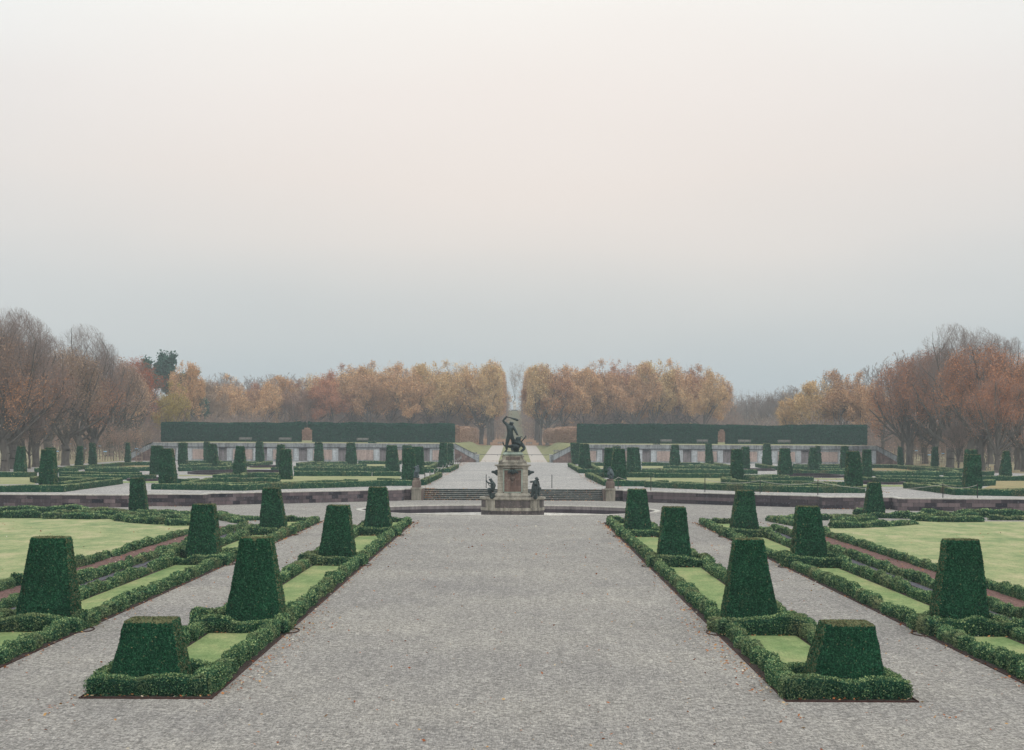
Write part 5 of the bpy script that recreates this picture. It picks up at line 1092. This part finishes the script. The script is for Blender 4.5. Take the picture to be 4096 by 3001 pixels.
for i, (px, yt) in enumerate([(2868,1568),(2920,1572),(2985,1580),(3050,1572),(3110,1565),(2800,1560),(3150,1540)]):
    plant(f'bare{i % 2}', px, 640+(i % 3)*15, yt, f'grey hazy bare tree in the dip right of the wood, {ORD[i]} one', 'hazy bare trees in the dip', 'brownleaf', name='bare_tree', widen=1.3)
for i, (px, yt) in enumerate([(800,1560),(830,1530),(880,1490),(1000,1500),(1085,1495),(1155,1490)]):
    plant(f'bare{i % 2}', px, 640+(i % 3)*15, yt, f'grey hazy bare tree behind the left wood, {ORD[i]} from the left', 'hazy bare trees on the left', 'brownleaf', name='bare_tree', widen=1.3)
# thicket and far-off wood as uncountable masses
def thicket(name, rects, n, hgt, leafn, lsize, mat, seed, clump=True):
    rnd = np.random.default_rng(seed); X = []; Y = []
    for (x0, x1, y0, y1, wgt) in rects: m_ = int(n*wgt); X.append(rnd.uniform(x0, x1, m_)); Y.append(rnd.uniform(y0, y1, m_))
    X = np.concatenate(X); Y = np.concatenate(Y); n = len(X); Z = np.array([gz(x, y) for x, y in zip(X, Y)])
    h = hgt*rnd.uniform(0.5, 1.15, n); A = np.column_stack([X, Y, Z-0.2]); B = A+np.column_stack([rnd.normal(size=n)*0.4, rnd.normal(size=n)*0.4, h])
    segs = [(A, B, np.full(n, 0.07), np.full(n, 0.02))]
    for k_ in range(7):
        t = rnd.uniform(0.15, 0.95, n)[:, None]; a = A+(B-A)*t; b = a+rnd.normal(size=(n, 3))*np.array([1.2, 1.2, 0.5])*(0.4+h[:, None]*0.08)+np.array([0, 0, 1.1]); segs.append((a, b, np.full(n, 0.035), np.full(n, 0.015)))
        a2 = a+(b-a)*0.5; b2 = a2+rnd.normal(size=(n, 3))*0.7+np.array([0, 0, 0.4]); segs.append((a2, b2, np.full(n, 0.025), np.full(n, 0.012)))
    A_, B_, ra, rb = [np.concatenate([s[i] for s in segs]) for i in range(4)]
    V1, F1 = tubes_np(A_, B_, ra, rb, 3)
    i = rnd.integers(0, n, leafn); t = rnd.uniform(0.05, 0.8, leafn)[:, None]; P = A[i]+(B[i]-A[i])*t+rnd.normal(size=(leafn, 3))*np.array([1.1, 1.1, 0.7])
    D = rnd.normal(size=(leafn, 3)); R = rnd.normal(size=(leafn, 3)); a = np.cross(D, R); a /= np.linalg.norm(a, axis=1)[:, None]; b = np.cross(a, D); b /= np.linalg.norm(b, axis=1)[:, None]
    s = lsize*rnd.uniform(0.5, 1.3, leafn)[:, None]*0.5; V2 = np.stack([P-b*s, P+a*s, P+b*s, P-a*s], 1).reshape(-1, 3)
    V = np.concatenate([V1, V2]); F2 = np.arange(len(V2)).reshape(-1, 4)+len(V1)
    tint = np.concatenate([np.zeros(len(V1)), np.repeat(rnd.random(leafn), 4)])
    mi = np.concatenate([np.zeros(len(F1), int), np.ones(len(F2), int)])
    o = link(name, make_mesh(name, V, [F1, F2], [M['twig'], M[mat]], midx=mi, tint=tint)); tag(o, kind='stuff'); return o
thicket('woodland_undergrowth', [(-100, -14, 520, 640, 0.6), (14, 68, 520, 640, 0.4)], 5200, 9.5, 60000, 0.34, 'brownleaf', 5)
thicket('woodland_undergrowth', [(-130, -66, 400, 520, 0.5), (66, 130, 390, 520, 0.5)], 3600, 7.5, 42000, 0.28, 'brownleaf', 6)
thicket('avenue_underwood', [(-16, -3.0, 620, 890, 0.5), (3.2, 16, 620, 890, 0.5)], 1500, 13, 26000, 0.4, 'brownleaf', 9)
thicket('far_off_wood', [(-190, -20, 700, 760, 0.5), (20, 190, 700, 760, 0.5)], 3600, 15, 30000, 0.5, 'brownleaf', 7)
# young staked trees
def sapling(px, py, label, grp, i):
    x, y = W(px, py, ZT+0.5); 
    for _ in range(4): x, y = W(px, py, gz(x, y))
    zb = gz(x, y); kind = f'sap{i % 3}'
    wood, crown, top = PR[kind]; s = random.uniform(0.85, 1.15)
    r = empty('young_tree', (x, y, zb), label, 'young tree', grp, rz=random.uniform(0, 6.28)); r.scale = (s, s, s); link('trunk', wood, r)
    o = link('crown', crown, r); o.material_slots[0].link = 'OBJECT'; o.material_slots[0].material = M['brownleaf']
    k = empty('tree_stakes', (x, y, zb), 'wooden stake frame around the '+label.replace('leafless young tree in the ', '').replace('from the ', 'from ').replace(', row', ' sapling, row'), 'tree stakes', 'stake frames around '+grp, rz=random.uniform(-0.3, 0.3))
    for sx in (-0.45, 0.45):
        for sy in (-0.45, 0.45): link('stake', STK[0], k, (sx, sy, 0))
    link('cross_rails', STK[1], k)
    if i % 5 == 0: link('label_plate', STK[2], k)
mb = MB(); mb.tube([(0, 0, -0.1), (0, 0, 2.1)], 0.035, 5); s0 = mb.build('stake', M['stake']); m0 = s0.data; bpy.data.objects.remove(s0)
mb = MB()
for z in (1.95, 1.1, 0.5):
    for sy in (-0.45, 0.45): mb.box(-0.5, 0.5, sy-0.02, sy+0.02, z-0.04, z+0.04)
s0 = mb.build('cross_rails', M['stake']); m1 = s0.data; bpy.data.objects.remove(s0)
mb = MB(); mb.box(-0.32, 0.32, -0.52, -0.50, 1.6, 1.78); s0 = mb.build('label_plate', M['blue']); m2 = s0.data; bpy.data.objects.remove(s0)
STK = (m0, m1, m2)
rr = random.Random(3); n = 0
for row, py in enumerate([1848, 1838, 1829, 1822, 1816]):
    xs = [px for px in range(235, 600, 36+row*2)]
    for c_, px in enumerate(xs):
        pxx = px+row*13+rr.uniform(-5, 5)
        if pxx > 600 or (row < 1 and pxx > 500): continue
        sapling(pxx, py-0.0047*(2057-pxx)+4+rr.uniform(-1, 1), f'leafless young tree in the left nursery, row {["one","two","three","four","five"][row]}, {ORD[c_]} from the left', 'young trees of the left nursery', n); n += 1
for row, py in enumerate([1856, 1845, 1836, 1828, 1822]):
    xs = [px for px in range(3600, 4096, 38+row*2)]
    for c_, px in enumerate(xs):
        pxx = px+row*13+rr.uniform(-5, 5)
        if row < 1 and pxx < 3640: continue
        sapling(pxx, py+rr.uniform(-1, 1), f'leafless young tree in the right nursery, row {["one","two","three","four","five"][row]}, {ORD[c_]} from the left', 'young trees of the right nursery', n); n += 1
# leaves lying under the trees and along terrace edges
leaf_scatter('leaves_under_trees', [(-75, -40, 232, 330, ZT+0.02, 2600, 0), (48, 82, 245, 330, ZT+0.02, 3200, 0), (-9.6, -8.2, 170, 326, ZT, 700, 0), (8, 10.5, 175, 230, ZT, 300, 0),
    (-7, 7, 330, 345, ZT+0.1, 500, 0), (22, 34, 160, 168, ZT, 500, 0), (30, 40, 180, 230, ZT, 700, 0), (10, 20, 167, 171, ZT, 100, 0)], 0.10)
# ------------------------------------------------------------------ haze
mb = MB(); mb.box(-600, 600, -80, 1400, -2, 48); hz = mb.build('haze', []); tag(hz, kind='stuff')
hm = bpy.data.materials.new('haze'); hm.use_nodes = True; t = hm.node_tree; t.nodes.clear(); ho = t.nodes.new('ShaderNodeOutputMaterial'); hv = t.nodes.new('ShaderNodeVolumePrincipled')
hv.inputs['Color'].default_value = (0.86, 0.95, 1.0, 1); hv.inputs['Density'].default_value = 0.00040; hv.inputs['Anisotropy'].default_value = 0.0
t.links.new(hv.outputs[0], ho.inputs['Volume']); hz.data.materials.append(hm)
